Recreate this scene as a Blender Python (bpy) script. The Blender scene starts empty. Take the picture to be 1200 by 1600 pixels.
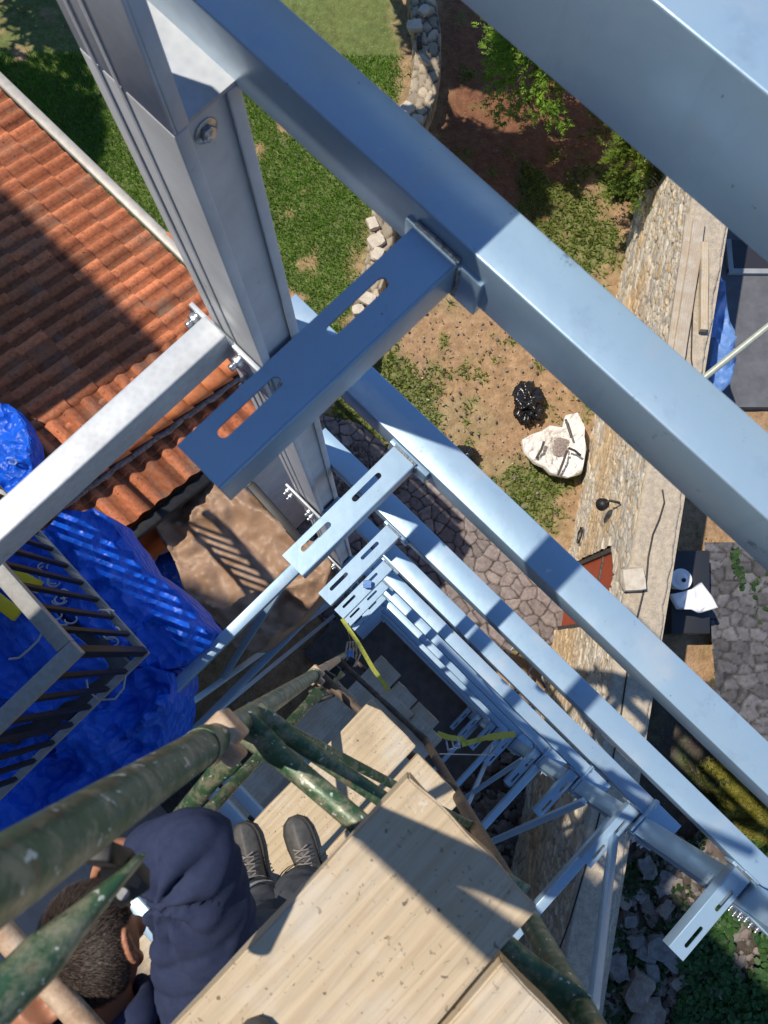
import bpy, bmesh, math, random
import numpy as np
from mathutils import Vector, Matrix, noise
from mathutils.geometry import delaunay_2d_cdt
random.seed(7); rng = np.random.default_rng(7)
sc = bpy.context.scene
COL = sc.collection
# ---------------------------------------------------------------- camera
F = 1202.0; CX, CY = 600.0, 800.0; NX, NY = 585.6, 1018.8; ZC = 14.0
_d = Vector((NX-CX, -(NY-CY), -F)).normalized(); _Z = -_d
_Y = (Vector((0,1,0)) - _Z*_Z.y).normalized(); _X = _Y.cross(_Z)
RM = Matrix((_X, _Y, _Z))                      # world = RM @ camera space
cam = bpy.data.cameras.new('camera'); co = bpy.data.objects.new('camera', cam); COL.objects.link(co)
co.matrix_world = Matrix.Translation((0,0,ZC)) @ RM.to_4x4()
cam.sensor_fit = 'VERTICAL'; cam.sensor_height = 36; cam.lens = 36*F/1600
cam.clip_start = .02; cam.clip_end = 3000
cam.dof.use_dof = True; cam.dof.focus_distance = 5.5; cam.dof.aperture_fstop = 9.0
sc.camera = co
# ---------------------------------------------------------------- structure frame: A runs along the long beams, B towards them, H is depth below the camera
PH = math.radians(-44.87)
AV = Vector((math.cos(PH), math.sin(PH), 0)); BV = Vector((-math.sin(PH), math.cos(PH), 0))
def P(a, b, H): return AV*a + BV*b + Vector((0,0,ZC-H))
def W(px, py, H):
    r = RM @ Vector((px-CX, -(py-CY), -F)); return Vector((0,0,ZC)) + r*(-H/r.z)
def AB(px, py, H):
    w = W(px,py,H); return w.dot(AV), w.dot(BV)
# ---------------------------------------------------------------- light
SE = math.radians(64.2); sh = (-AV*.911 - BV*.414).normalized()
sd = Vector((sh.x*math.cos(SE), sh.y*math.cos(SE), math.sin(SE)))
w = bpy.data.worlds.new('World'); sc.world = w; w.use_nodes = True
nt = w.node_tree; bg = nt.nodes['Background']; sky = nt.nodes.new('ShaderNodeTexSky')
sky.sky_type = 'NISHITA'; sky.sun_disc = False; sky.sun_elevation = SE; sky.sun_rotation = math.atan2(sd.x, sd.y)
sky.altitude = 1500; sky.air_density = 1.0; sky.dust_density = .2; sky.ozone_density = 5.0
hs = nt.nodes.new('ShaderNodeHueSaturation'); hs.inputs['Saturation'].default_value = 1.05
nt.links.new(sky.outputs[0], hs.inputs['Color']); nt.links.new(hs.outputs[0], bg.inputs[0]); bg.inputs[1].default_value = .145
sl = bpy.data.lights.new('sun','SUN'); sl.energy = 4.1; sl.angle = math.radians(.53); sl.color = (1,.91,.79)
so = bpy.data.objects.new('sun', sl); COL.objects.link(so); so.rotation_euler = sd.to_track_quat('Z','Y').to_euler(); so.location = (-20,15,30)
sc.view_settings.view_transform = 'Standard'; sc.view_settings.look = 'None'; sc.view_settings.exposure = 0.22; sc.view_settings.gamma = 1
# ---------------------------------------------------------------- materials
def mat(name, base, rough=.6, metal=0., spec=.5, var=None, vscale=8., vdet=6., bump=0., bscale=40., stretch=(1,1,1), attr=False, coord='Object', extra=None, rvar=0., bdist=.01, vlo=.35, vhi=.65):
    m = bpy.data.materials.new(name); m.use_nodes = True; n = m.node_tree.nodes; L = m.node_tree.links
    p = n['Principled BSDF']; p.inputs['Roughness'].default_value = rough; p.inputs['Metallic'].default_value = metal
    p.inputs['Specular IOR Level'].default_value = spec
    tc = n.new('ShaderNodeTexCoord'); mp = n.new('ShaderNodeMapping'); mp.inputs['Scale'].default_value = stretch
    L.new(tc.outputs[coord], mp.inputs[0]); V = mp.outputs[0]
    col = None
    if attr:
        a = n.new('ShaderNodeVertexColor'); a.layer_name = 'col'; col = a.outputs[0]
    else:
        c = n.new('ShaderNodeRGB'); c.outputs[0].default_value = (*base,1); col = c.outputs[0]
    if var is not None:
        t = n.new('ShaderNodeTexNoise'); t.inputs['Scale'].default_value = vscale; t.inputs['Detail'].default_value = vdet; t.inputs['Roughness'].default_value=.62
        L.new(V, t.inputs['Vector'])
        r = n.new('ShaderNodeMapRange'); r.inputs[1].default_value=vlo; r.inputs[2].default_value=vhi; L.new(t.outputs[0], r.inputs[0])
        mx = n.new('ShaderNodeMix'); mx.data_type='RGBA'
        L.new(r.outputs[0], mx.inputs[0]); L.new(col, mx.inputs[6])
        if attr:
            mm = n.new('ShaderNodeMix'); mm.data_type='RGBA'; mm.blend_type='MULTIPLY'; mm.inputs[0].default_value=1; L.new(col, mm.inputs[6]); mm.inputs[7].default_value=(*var,1); L.new(mm.outputs[2], mx.inputs[7])
        else: mx.inputs[7].default_value=(*var,1)
        col = mx.outputs[2]
        if rvar:
            rr = n.new('ShaderNodeMapRange'); rr.inputs[3].default_value=rough-rvar; rr.inputs[4].default_value=rough+rvar; L.new(r.outputs[0], rr.inputs[0]); L.new(rr.outputs[0], p.inputs['Roughness'])
    if bump:
        t = n.new('ShaderNodeTexNoise'); t.inputs['Scale'].default_value=bscale; t.inputs['Detail'].default_value=5; L.new(V, t.inputs['Vector'])
        b = n.new('ShaderNodeBump'); b.inputs['Strength'].default_value=bump; b.inputs['Distance'].default_value=bdist
        L.new(t.outputs[0], b.inputs['Height']); L.new(b.outputs[0], p.inputs['Normal'])
    if extra: col = extra(m, n, L, p, V, col) or col
    L.new(col, p.inputs['Base Color'])
    return m
def layer(n, L, V, col, color, scale, lo, hi, detail=5, fac=1., rough=.6):
    t = n.new('ShaderNodeTexNoise'); t.inputs['Scale'].default_value=scale; t.inputs['Detail'].default_value=detail; t.inputs['Roughness'].default_value=rough; L.new(V, t.inputs['Vector'])
    r = n.new('ShaderNodeMapRange'); r.inputs[1].default_value=lo; r.inputs[2].default_value=hi; r.inputs[4].default_value=fac; L.new(t.outputs[0], r.inputs[0])
    mx = n.new('ShaderNodeMix'); mx.data_type='RGBA'; L.new(r.outputs[0], mx.inputs[0]); L.new(col, mx.inputs[6]); mx.inputs[7].default_value=(*color,1)
    return mx.outputs[2]
def ex_scuff(m,n,L,p,V,col):
    col = layer(n,L,V,col,(.10,.14,.21),8,.625,.67,9,.8,.82)
    col = layer(n,L,V,col,(.10,.09,.09),70,.74,.78,2,.8)
    col = layer(n,L,V,col,(.50,.47,.42),5,.55,.75,6,.35,.75)
    sm = n.new('ShaderNodeMapping'); sm.inputs['Scale'].default_value=(1,1,.15); sm.inputs['Rotation'].default_value=(.3,.2,.78); L.new(V,sm.inputs[0])
    col = layer(n,L,sm.outputs[0],col,(.22,.33,.45),14,.55,.72,7,.5,.7)
    col = layer(n,L,V,col,(.62,.66,.68),35,.68,.74,4,.5,.7)
    return layer(n,L,V,col,(.52,.60,.66),2.5,.5,.7,3,.35)
STEEL = mat("steel_paint",(.33,.475,.61),.38,.30,.5,var=(.28,.42,.56),vscale=5,bump=.05,bscale=30,rvar=.07,extra=ex_scuff)
def ex_galv(m,n,L,p,V,col):
    v = n.new('ShaderNodeTexVoronoi'); v.inputs['Scale'].default_value=55; L.new(V, v.inputs['Vector'])
    mx = n.new('ShaderNodeMix'); mx.data_type='RGBA'; mx.blend_type='OVERLAY'; mx.inputs[0].default_value=.10; L.new(col,mx.inputs[6]); L.new(v.outputs['Distance'],mx.inputs[7])
    return layer(n,L,V,mx.outputs[2],(.25,.26,.27),6,.62,.72,8,.6,.7)
GALV = mat('galvanised_steel',(.53,.57,.61),.45,.2,.5,var=(.44,.47,.50),vscale=7,bump=.06,bscale=25,rvar=.1,extra=ex_galv)
COLM = mat('column_zinc',(.66,.69,.73),.5,.12,.5,var=(.55,.58,.62),vscale=6,bump=.05,bscale=25,rvar=.06,extra=lambda m,n,L,p,V,c: layer(n,L,V,layer(n,L,V,c,(.30,.32,.35),12,.64,.70,9,.6,.8),(.48,.47,.44),4,.5,.68,7,.5,.7))
ZINC = mat('zinc_bolt',(.62,.64,.66),.28,.9,.5,var=(.45,.47,.5),vscale=60)
WELD = mat('weld',(.16,.18,.20),.5,.5,.5,var=(.35,.38,.4),vscale=90,bump=.6,bscale=150)
def ex_wood(m,n,L,p,V,col):
    mp = n.new('ShaderNodeMapping'); mp.inputs['Scale'].default_value=(34,2.0,34); tc=n.new('ShaderNodeTexCoord'); L.new(tc.outputs['Object'],mp.inputs[0])
    t = n.new('ShaderNodeTexNoise'); t.inputs['Scale'].default_value=4; t.inputs['Detail'].default_value=7; t.inputs['Distortion'].default_value=.6; L.new(mp.outputs[0],t.inputs['Vector'])
    wv = n.new('ShaderNodeTexWave'); wv.inputs['Scale'].default_value=.30; wv.inputs['Distortion'].default_value=9; wv.inputs['Detail'].default_value=4; wv.inputs['Detail Scale'].default_value=.8; L.new(mp.outputs[0],wv.inputs['Vector'])
    r = n.new('ShaderNodeMapRange'); r.inputs[1].default_value=.42; r.inputs[2].default_value=.62; r.inputs[4].default_value=.27; L.new(t.outputs[0],r.inputs[0])
    mx = n.new('ShaderNodeMix'); mx.data_type='RGBA'; L.new(r.outputs[0],mx.inputs[0]); L.new(col,mx.inputs[6]); mx.inputs[7].default_value=(.36,.27,.17,1)
    r2 = n.new('ShaderNodeMapRange'); r2.inputs[1].default_value=.75; r2.inputs[2].default_value=1; r2.inputs[4].default_value=.15; L.new(wv.outputs[0],r2.inputs[0])
    mx2 = n.new('ShaderNodeMix'); mx2.data_type='RGBA'; L.new(r2.outputs[0],mx2.inputs[0]); L.new(mx.outputs[2],mx2.inputs[6]); mx2.inputs[7].default_value=(.27,.17,.085,1)
    c = layer(n,L,V,mx2.outputs[2],(.09,.065,.045),60,.70,.73,2,.8)
    c = layer(n,L,V,c,(.13,.10,.075),110,.66,.70,2,.6)
    c = layer(n,L,V,c,(.52,.49,.43),4,.50,.66,8,.6,.7)
    c = layer(n,L,V,c,(.66,.63,.58),9,.66,.70,7,.75,.7)
    c = layer(n,L,V,c,(.24,.19,.13),2.2,.56,.72,8,.55,.75)
    k = n.new('ShaderNodeTexVoronoi'); k.feature='DISTANCE_TO_EDGE'; k.inputs['Scale'].default_value=1.1; mk=n.new('ShaderNodeMapping'); mk.inputs['Scale'].default_value=(9,.55,1); L.new(tc.outputs['Object'],mk.inputs[0]); L.new(mk.outputs[0],k.inputs['Vector'])
    kr = n.new('ShaderNodeMapRange'); kr.inputs[1].default_value=.0; kr.inputs[2].default_value=.008; kr.inputs[3].default_value=.22; kr.inputs[4].default_value=0; L.new(k.outputs['Distance'],kr.inputs[0])
    kx = n.new('ShaderNodeMix'); kx.data_type='RGBA'; L.new(kr.outputs[0],kx.inputs[0]); L.new(c,kx.inputs[6]); kx.inputs[7].default_value=(.12,.08,.05,1); c=kx.outputs[2]
    b = n.new('ShaderNodeBump'); b.inputs['Strength'].default_value=.45; b.inputs['Distance'].default_value=.003
    ad = n.new('ShaderNodeMath'); ad.operation='ADD'; L.new(t.outputs[0],ad.inputs[0]); L.new(wv.outputs[0],ad.inputs[1])
    L.new(ad.outputs[0],b.inputs['Height']); L.new(b.outputs[0],p.inputs['Normal'])
    return c
WOOD = mat('plank_wood',(.50,.40,.265),.85,var=(.56,.47,.34),vscale=4,extra=ex_wood)
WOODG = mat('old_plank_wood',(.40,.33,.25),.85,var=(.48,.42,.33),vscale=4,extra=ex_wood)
ENDG = mat('plank_end_grain',(.58,.42,.22),.8,var=(.40,.27,.13),vscale=40,stretch=(1,1,6))
def ex_pipe(m,n,L,p,V,col):
    col = layer(n,L,V,col,(.27,.25,.17),22,.47,.60,8,.7,.75)
    col = layer(n,L,V,col,(.20,.10,.055),16,.60,.68,6,.85)
    col = layer(n,L,V,col,(.55,.58,.54),60,.66,.69,2,.9)
    return layer(n,L,V,col,(.015,.03,.02),25,.60,.66,4,.7)
PIPE = mat('green_pipe_paint',(.022,.075,.035),.42,.15,.5,var=(.045,.10,.045),vscale=30,bump=.35,bscale=70,bdist=.003,extra=ex_pipe,rvar=.1)
RUST = mat('rusty_tube',(.36,.22,.13),.7,.1,.4,var=(.58,.46,.34),vscale=30,bump=.4,bscale=90,bdist=.003)
BLACKM = mat('black_metal',(.010,.011,.012),.5,0,.35,var=(.018,.018,.02),vscale=20)
RAILG = mat('rail_grey_paint',(.25,.25,.235),.55,.1,.5,var=(.31,.31,.29),vscale=30,bump=.1,bscale=200)
TILE = mat('clay_tile',(.55,.19,.07),.85,spec=.25,attr=True,var=(.62,.55,.5),vscale=22,bump=.35,bscale=90,bdist=.004,vlo=.4,vhi=.72,extra=lambda m,n,L,p,V,c: layer(n,L,V,layer(n,L,V,c,(.22,.18,.13),2.5,.52,.68,8,.55,.75),(.04,.035,.03),30,.62,.68,4,.8))
RIDGE = mat('ridge_tile',(.60,.20,.06),.7,var=(.42,.12,.045),vscale=9,bump=.2,bscale=60)
MORTAR = mat('mortar',(.33,.28,.26),.9,var=(.16,.12,.11),vscale=30,bump=.8,bscale=40,bdist=.02)
GUTTER = mat('zinc_gutter',(.42,.40,.36),.5,.2,.5,var=(.33,.31,.28),vscale=10)
ORANGEW = mat('orange_render',(.60,.13,.02),.85,var=(.50,.10,.015),vscale=6,bump=.2,bscale=120)
WHITEW = mat('white_render',(.66,.66,.66),.9,var=(.55,.56,.58),vscale=6,bump=.2,bscale=120)
def ex_tarp(m,n,L,p,V,col):
    c = layer(n,L,V,col,(.10,.25,.75),22,.60,.70,8,.35,.8)
    for sc_,th,fc in ((7,.006,.8),(16,.010,.45)):
        k = n.new('ShaderNodeTexVoronoi'); k.feature='DISTANCE_TO_EDGE'; k.inputs['Scale'].default_value=sc_; mk=n.new('ShaderNodeMapping'); mk.inputs['Scale'].default_value=(1,.35,.6); mk.inputs['Rotation'].default_value=(0,0,.8+sc_); L.new(V,mk.inputs[0]); L.new(mk.outputs[0],k.inputs['Vector'])
        kr = n.new('ShaderNodeMapRange'); kr.inputs[1].default_value=0; kr.inputs[2].default_value=th; kr.inputs[3].default_value=fc; kr.inputs[4].default_value=0; L.new(k.outputs['Distance'],kr.inputs[0])
        t2 = n.new('ShaderNodeTexNoise'); t2.inputs['Scale'].default_value=5; L.new(V,t2.inputs['Vector']); g2=n.new('ShaderNodeMapRange'); g2.inputs[1].default_value=.5; g2.inputs[2].default_value=.6; L.new(t2.outputs[0],g2.inputs[0]); mu=n.new('ShaderNodeMath'); mu.operation='MULTIPLY'; L.new(kr.outputs[0],mu.inputs[0]); L.new(g2.outputs[0],mu.inputs[1])
        kx = n.new('ShaderNodeMix'); kx.data_type='RGBA'; L.new(mu.outputs[0],kx.inputs[0]); L.new(c,kx.inputs[6]); kx.inputs[7].default_value=(.12,.28,.72,1); c=kx.outputs[2]
    v = n.new('ShaderNodeTexVoronoi'); v.inputs['Scale'].default_value=11; v.feature='F1'; L.new(V,v.inputs['Vector'])
    b2 = n.new('ShaderNodeBump'); b2.inputs['Strength'].default_value=.8; b2.inputs['Distance'].default_value=.05; L.new(v.outputs['Distance'],b2.inputs['Height'])
    old = p.inputs['Normal'].links[0].from_socket; L.new(old,b2.inputs['Normal']); L.new(b2.outputs[0],p.inputs['Normal'])
    return c
BLUE = mat('blue_tarpaulin',(.004,.085,.55),.42,0,.35,var=(.006,.11,.68),vscale=3,bump=.5,bscale=16,bdist=.02,extra=ex_tarp,rvar=.06)
BLUEF = mat('faded_blue_sheet',(.16,.30,.62),.5,0,.5,var=(.10,.22,.5),vscale=5,bump=.5,bscale=20,bdist=.02)
BROWN = mat('brown_plastic_sheet',(.27,.165,.10),.5,0,.35,var=(.36,.235,.155),vscale=3.5,bump=.35,bscale=9,bdist=.03,rvar=.06)
BIN = mat('black_plastic',(.010,.010,.012),.24,0,.6,bump=.5,bscale=18,bdist=.02)
BAGW = mat('white_woven_sack',(.80,.78,.74),.6,0,.4,var=(.68,.65,.60),vscale=9,bump=.7,bscale=9,bdist=.05)
STONE = mat('masonry',(.4,.35,.28),.88,attr=True,var=(.72,.68,.62),vscale=9,bump=.6,bscale=30,bdist=.02,vlo=.35,vhi=.75)
FLAG = mat('flagstone',(.2,.15,.14),.85,attr=True,var=(.6,.58,.58),vscale=10,bump=.4,bscale=40,bdist=.01)
CONC = mat('coping_concrete',(.52,.44,.33),.92,var=(.36,.31,.24),vscale=14,vdet=9,bump=.8,bscale=45,bdist=.015,extra=lambda m,n,L,p,V,c: layer(n,L,V,layer(n,L,V,c,(.10,.09,.08),60,.60,.68,4,.7),(.55,.48,.36),50,.63,.7,3,.7))
GROUND = mat('soil_and_turf',(.2,.15,.1),.95,attr=True,var=(.55,.5,.45),vscale=7,vdet=10,bump=.8,bscale=22,bdist=.04,vlo=.3,vhi=.7,extra=lambda m,n,L,p,V,c: layer(n,L,V,c,(.50,.40,.28),30,.66,.70,3,.7))
LEAF = mat('leaf',(.1,.2,.03),.55,0,.35,attr=True)
_n=LEAF.node_tree.nodes; _L=LEAF.node_tree.links; _t=_n.new('ShaderNodeBsdfTranslucent'); _m=_n.new('ShaderNodeMixShader'); _m.inputs[0].default_value=.35; _a=_n.new('ShaderNodeVertexColor'); _a.layer_name='col'
_L.new(_a.outputs[0],_t.inputs[0]); _L.new(_n['Principled BSDF'].outputs[0],_m.inputs[1]); _L.new(_t.outputs[0],_m.inputs[2]); _L.new(_m.outputs[0],_n['Material Output'].inputs[0])
BARK = mat('bark',(.10,.07,.045),.9,var=(.05,.035,.025),vscale=20,bump=.8,bscale=30,bdist=.02)
GATE = mat('red_gate_paint',(.42,.075,.025),.5,0,.5,var=(.36,.06,.02),vscale=6)
GFRAME = mat('dark_gate_frame',(.035,.033,.032),.6,.2,.5,var=(.12,.11,.10),vscale=25)
STRAP = mat('yellow_webbing',(.36,.38,.06),.7,0,.3,var=(.26,.29,.06),vscale=40,bump=.3,bscale=250)
YEL = mat('yellow_level_paint',(.75,.55,.01),.4,0,.5)
NAVY = mat('navy_fleece',(.028,.038,.085),.95,0,.2,var=(.036,.048,.10),vscale=60,bump=.35,bscale=350,bdist=.002)
TROUS = mat('grey_work_cloth',(.055,.062,.075),.9,0,.25,var=(.085,.095,.11),vscale=14,bump=.35,bscale=200,bdist=.002)
STRIPE = mat('reflective_band',(.42,.44,.44),.55,.0,.5)
SKIN = mat('skin',(.46,.22,.13),.5,0,.4,var=(.40,.17,.10),vscale=25,bump=.15,bscale=150,bdist=.002)
SKIN.node_tree.nodes['Principled BSDF'].inputs['Subsurface Weight'].default_value=.12
SKIN.node_tree.nodes['Principled BSDF'].inputs['Subsurface Radius'].default_value=(.02,.008,.004)
HAIR = mat('short_hair',(.030,.022,.017),.55,0,.3,attr=True)
SCALP = mat('scalp',(.16,.09,.06),.7,0,.3,attr=True)
BOOTM = mat('worn_boot_leather',(.055,.055,.055),.6,0,.4,var=(.11,.105,.10),vscale=20,bump=.4,bscale=80,bdist=.003)
SOLE = mat('boot_sole',(.03,.028,.026),.8)
LACE = mat('lace',(.25,.22,.2),.8)
CABLE = mat('cable_rubber',(.012,.012,.014),.5)
GREYC = mat('grey_cable',(.35,.36,.38),.5)
PALEPIPE = mat('pale_pipe',(.42,.45,.38),.4,.1,.5,var=(.33,.36,.30),vscale=14)
WHITEP = mat('white_plastic',(.75,.77,.80),.4)
PALEST = mat('pale_limestone',(.62,.56,.46),.85,var=(.48,.42,.33),vscale=9,bump=.6,bscale=22,bdist=.02)
DARKV = mat('dark_opening',(.02,.022,.028),.5)
BALCF = mat('balcony_slab',(.12,.12,.12),.9,var=(.08,.08,.08),vscale=6)
PLASTER = mat('grey_plaster',(.32,.33,.35),.9,var=(.25,.26,.28),vscale=3,bump=.3,bscale=30)
# ---------------------------------------------------------------- object helpers
def link(name, me, m=None, parent=None, loc=None):
    o = bpy.data.objects.new(name, me); COL.objects.link(o)
    if m is not None and me is not None and len(me.materials)==0: me.materials.append(m)
    if parent is not None: o.parent = parent
    if loc is not None: o.location = loc
    return o
def tag(o, label=None, cat=None, group=None, kind=None):
    if label: o['label']=label
    if cat: o['category']=cat
    if group: o['group']=group
    if kind: o['kind']=kind
    return o
def thing(name, label, cat, loc=(0,0,0), group=None):
    o = bpy.data.objects.new(name, None); COL.objects.link(o); o.location = loc; o.empty_display_size=.1
    return tag(o,label,cat,group)
def pym(name, verts, faces, m, parent=None, smooth=False, cols=None, off=None):
    """mesh from arrays; when the parent is a placed empty its offset is removed so verts are given in world space"""
    verts = np.asarray(verts, dtype=np.float64)
    if parent is not None:
        o_ = Vector((0,0,0)); q = parent
        while q is not None: o_ += q.location; q = q.parent
        verts = verts - np.array(o_)
    me = bpy.data.meshes.new(name); me.from_pydata(verts.tolist(), [], [list(map(int,f)) for f in faces]); 
    if cols is not None:
        ca = me.color_attributes.new('col','FLOAT_COLOR','POINT'); c4 = np.ones((len(verts),4)); c4[:,:3]=cols; ca.data.foreach_set('color', c4.ravel())
    me.update()
    if smooth: me.polygons.foreach_set('use_smooth',[True]*len(me.polygons))
    return link(name, me, m, parent)
class MB:
    """collects shapes in world space, links them as one mesh"""
    def __init__(s): s.bm = bmesh.new()
    def hexa(s, pts):      # 8 points: bottom 4, top 4
        v=[s.bm.verts.new(p) for p in pts]
        for f in ((3,2,1,0),(4,5,6,7),(0,1,5,4),(1,2,6,5),(2,3,7,6),(3,0,4,7)): s.bm.faces.new([v[i] for i in f])
        return s
    def boxab(s, a0,a1,b0,b1,H0,H1):   # H0 = top depth, H1 = bottom depth
        return s.hexa([P(a0,b0,H1),P(a1,b0,H1),P(a1,b1,H1),P(a0,b1,H1),P(a0,b0,H0),P(a1,b0,H0),P(a1,b1,H0),P(a0,b1,H0)])
    def bar(s, p0, p1, w, h, up=Vector((0,0,1)), ext=0):
        d=(p1-p0).normalized(); x=d.cross(up)
        if x.length<1e-4: x=d.cross(Vector((1,0,0)))
        x.normalize(); u=x.cross(d).normalized(); p0=p0-d*ext; p1=p1+d*ext
        q=lambda p,i,j: p+x*(w/2*i)+u*(h/2*j)
        return s.hexa([q(p0,-1,-1),q(p0,1,-1),q(p1,1,-1),q(p1,-1,-1),q(p0,-1,1),q(p0,1,1),q(p1,1,1),q(p1,-1,1)])
    def tube(s, pts, r, n=16, cap=True, squash=None):
        pts=[Vector(p) for p in pts]; rings=[]
        up=None
        for i,p in enumerate(pts):
            d=(pts[min(i+1,len(pts)-1)]-pts[max(i-1,0)]).normalized()
            if up is None:
                up=d.orthogonal().normalized()
                if squash: up = squash
            x=d.cross(up); x.normalize(); u=x.cross(d).normalized(); up=u if not squash else up
            rr = r[i] if isinstance(r,(list,tuple)) else r
            ra,rb = rr if isinstance(rr,tuple) else (rr,rr)
            rings.append([s.bm.verts.new(p+x*(math.cos(t)*ra)+u*(math.sin(t)*rb)) for t in [2*math.pi*k/n for k in range(n)]])
        for i in range(len(rings)-1):
            for k in range(n): s.bm.faces.new([rings[i][k],rings[i][(k+1)%n],rings[i+1][(k+1)%n],rings[i+1][k]])
        if cap: s.bm.faces.new(rings[0][::-1]); s.bm.faces.new(rings[-1])
        return s
    def build(s, name, m, parent=None, bevel=0, smooth=False, seg=2, ang=.5):
        bmesh.ops.recalc_face_normals(s.bm, faces=s.bm.faces)
        if bevel:
            es=[e for e in s.bm.edges if len(e.link_faces)==2 and e.calc_face_angle(0)>ang]
            bmesh.ops.bevel(s.bm, geom=es, offset=bevel, segments=seg, profile=.5, affect='EDGES', clamp_overlap=True)
        o_ = Vector((0,0,0)); q = parent
        while q is not None: o_ += q.location; q = q.parent
        if o_.length: bmesh.ops.translate(s.bm, verts=s.bm.verts, vec=-o_)
        me=bpy.data.meshes.new(name); s.bm.to_mesh(me); s.bm.free()
        if smooth or bevel: me.polygons.foreach_set('use_smooth',[True]*len(me.polygons))
        if smooth and not bevel: me.set_sharp_from_angle(angle=.8)
        return link(name, me, m, parent)
def plate(outer, holes, xf, th):
    """flat plate with holes; outer/holes are 2-D (u,v) loops, xf(u,v,w) gives world; w in [0,-th]"""
    vs=[Vector(p) for p in outer]; es=[]; 
    idx=lambda s,n:[(s+i,s+(i+1)%n) for i in range(n)]
    es+=idx(0,len(outer))
    for h in holes:
        s=len(vs); vs+=[Vector(p) for p in h]; es+=idx(s,len(h))
    ov,oe,of,*_=delaunay_2d_cdt(vs,es,[],0,1e-6)
    def inside(p,poly):
        c=False; n=len(poly)
        for i in range(n):
            a,b=poly[i],poly[(i+1)%n]
            if (a[1]>p[1])!=(b[1]>p[1]) and p[0]<(b[0]-a[0])*(p[1]-a[1])/(b[1]-a[1])+a[0]: c=not c
        return c
    fs=[]
    for f in of:
        c=sum((ov[i] for i in f),Vector((0,0)))/len(f)
        if inside(c,outer) and not any(inside(c,h) for h in holes): fs.append(f)
    n=len(ov); V=[xf(v.x,v.y,0) for v in ov]+[xf(v.x,v.y,-th) for v in ov]
    cnt={}
    for f in fs:
        for i in range(len(f)):
            e=(f[i],f[(i+1)%len(f)]); cnt[e]=cnt.get(e,0)+1
    FF=[list(f) for f in fs]+[[i+n for i in f[::-1]] for f in fs]
    for (i,j) in cnt:
        if (j,i) not in cnt: FF.append([j,i,i+n,j+n])
    return V,FF
def slot(u,v,l,w,n=6):
    pts=[]
    for k in range(n+1):
        t=-math.pi/2+math.pi*k/n; pts.append((u+w/2*math.sin(t)*0+ (w/2)*math.sin(t), v+l/2-w/2+(w/2)*math.cos(t)))
    for k in range(n+1):
        t=math.pi/2+math.pi*k/n; pts.append((u+(w/2)*math.sin(t), v-l/2+w/2+(w/2)*math.cos(t)))
    return pts
# ---------------------------------------------------------------- numpy noise
def vnoise(x,y,seed=0):
    xi=np.floor(x).astype(np.int64); yi=np.floor(y).astype(np.int64); fx=x-xi; fy=y-yi
    def h(a,b):
        v=(a*374761393+b*668265263+seed*974711)&0xffffffff; v=((v^(v>>13))*1274126177)&0xffffffff; return ((v^(v>>16))&0xffff)/65535.
    u=fx*fx*(3-2*fx); v=fy*fy*(3-2*fy)
    return (h(xi,yi)*(1-u)+h(xi+1,yi)*u)*(1-v)+(h(xi,yi+1)*(1-u)+h(xi+1,yi+1)*u)*v
def fbm(x,y,sc_,seed=0,oct_=5):
    r=0;a=.5;t=0
    for i in range(oct_): r=r+a*vnoise(x*sc_*2**i+i*17.3,y*sc_*2**i+i*9.1,seed+i); t+=a; a*=.55
    return r/t
def sstep(a,b,x): t=np.clip((x-a)/(b-a),0,1); return t*t*(3-2*t)
def inpoly(x,y,poly):
    c=np.zeros(np.shape(x),bool); n=len(poly)
    for i in range(n):
        x0,y0=poly[i]; x1,y1=poly[(i+1)%n]
        if y0==y1: continue
        m=((y0>y)!=(y1>y))&(x<(x1-x0)*(y-y0)/(y1-y0)+x0); c^=m
    return c
def pdist(x,y,poly):
    d=np.full(np.shape(x),1e9); n=len(poly)
    for i in range(n):
        x0,y0=poly[i]; x1,y1=poly[(i+1)%n]; L2=(x1-x0)**2+(y1-y0)**2+1e-12
        t=np.clip(((x-x0)*(x1-x0)+(y-y0)*(y1-y0))/L2,0,1); d=np.minimum(d,np.hypot(x-x0-t*(x1-x0),y-y0-t*(y1-y0)))
    return d
def wp(pts,H): return [tuple(W(*p,H)[:2]) for p in pts]
GH = 14.0
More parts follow.
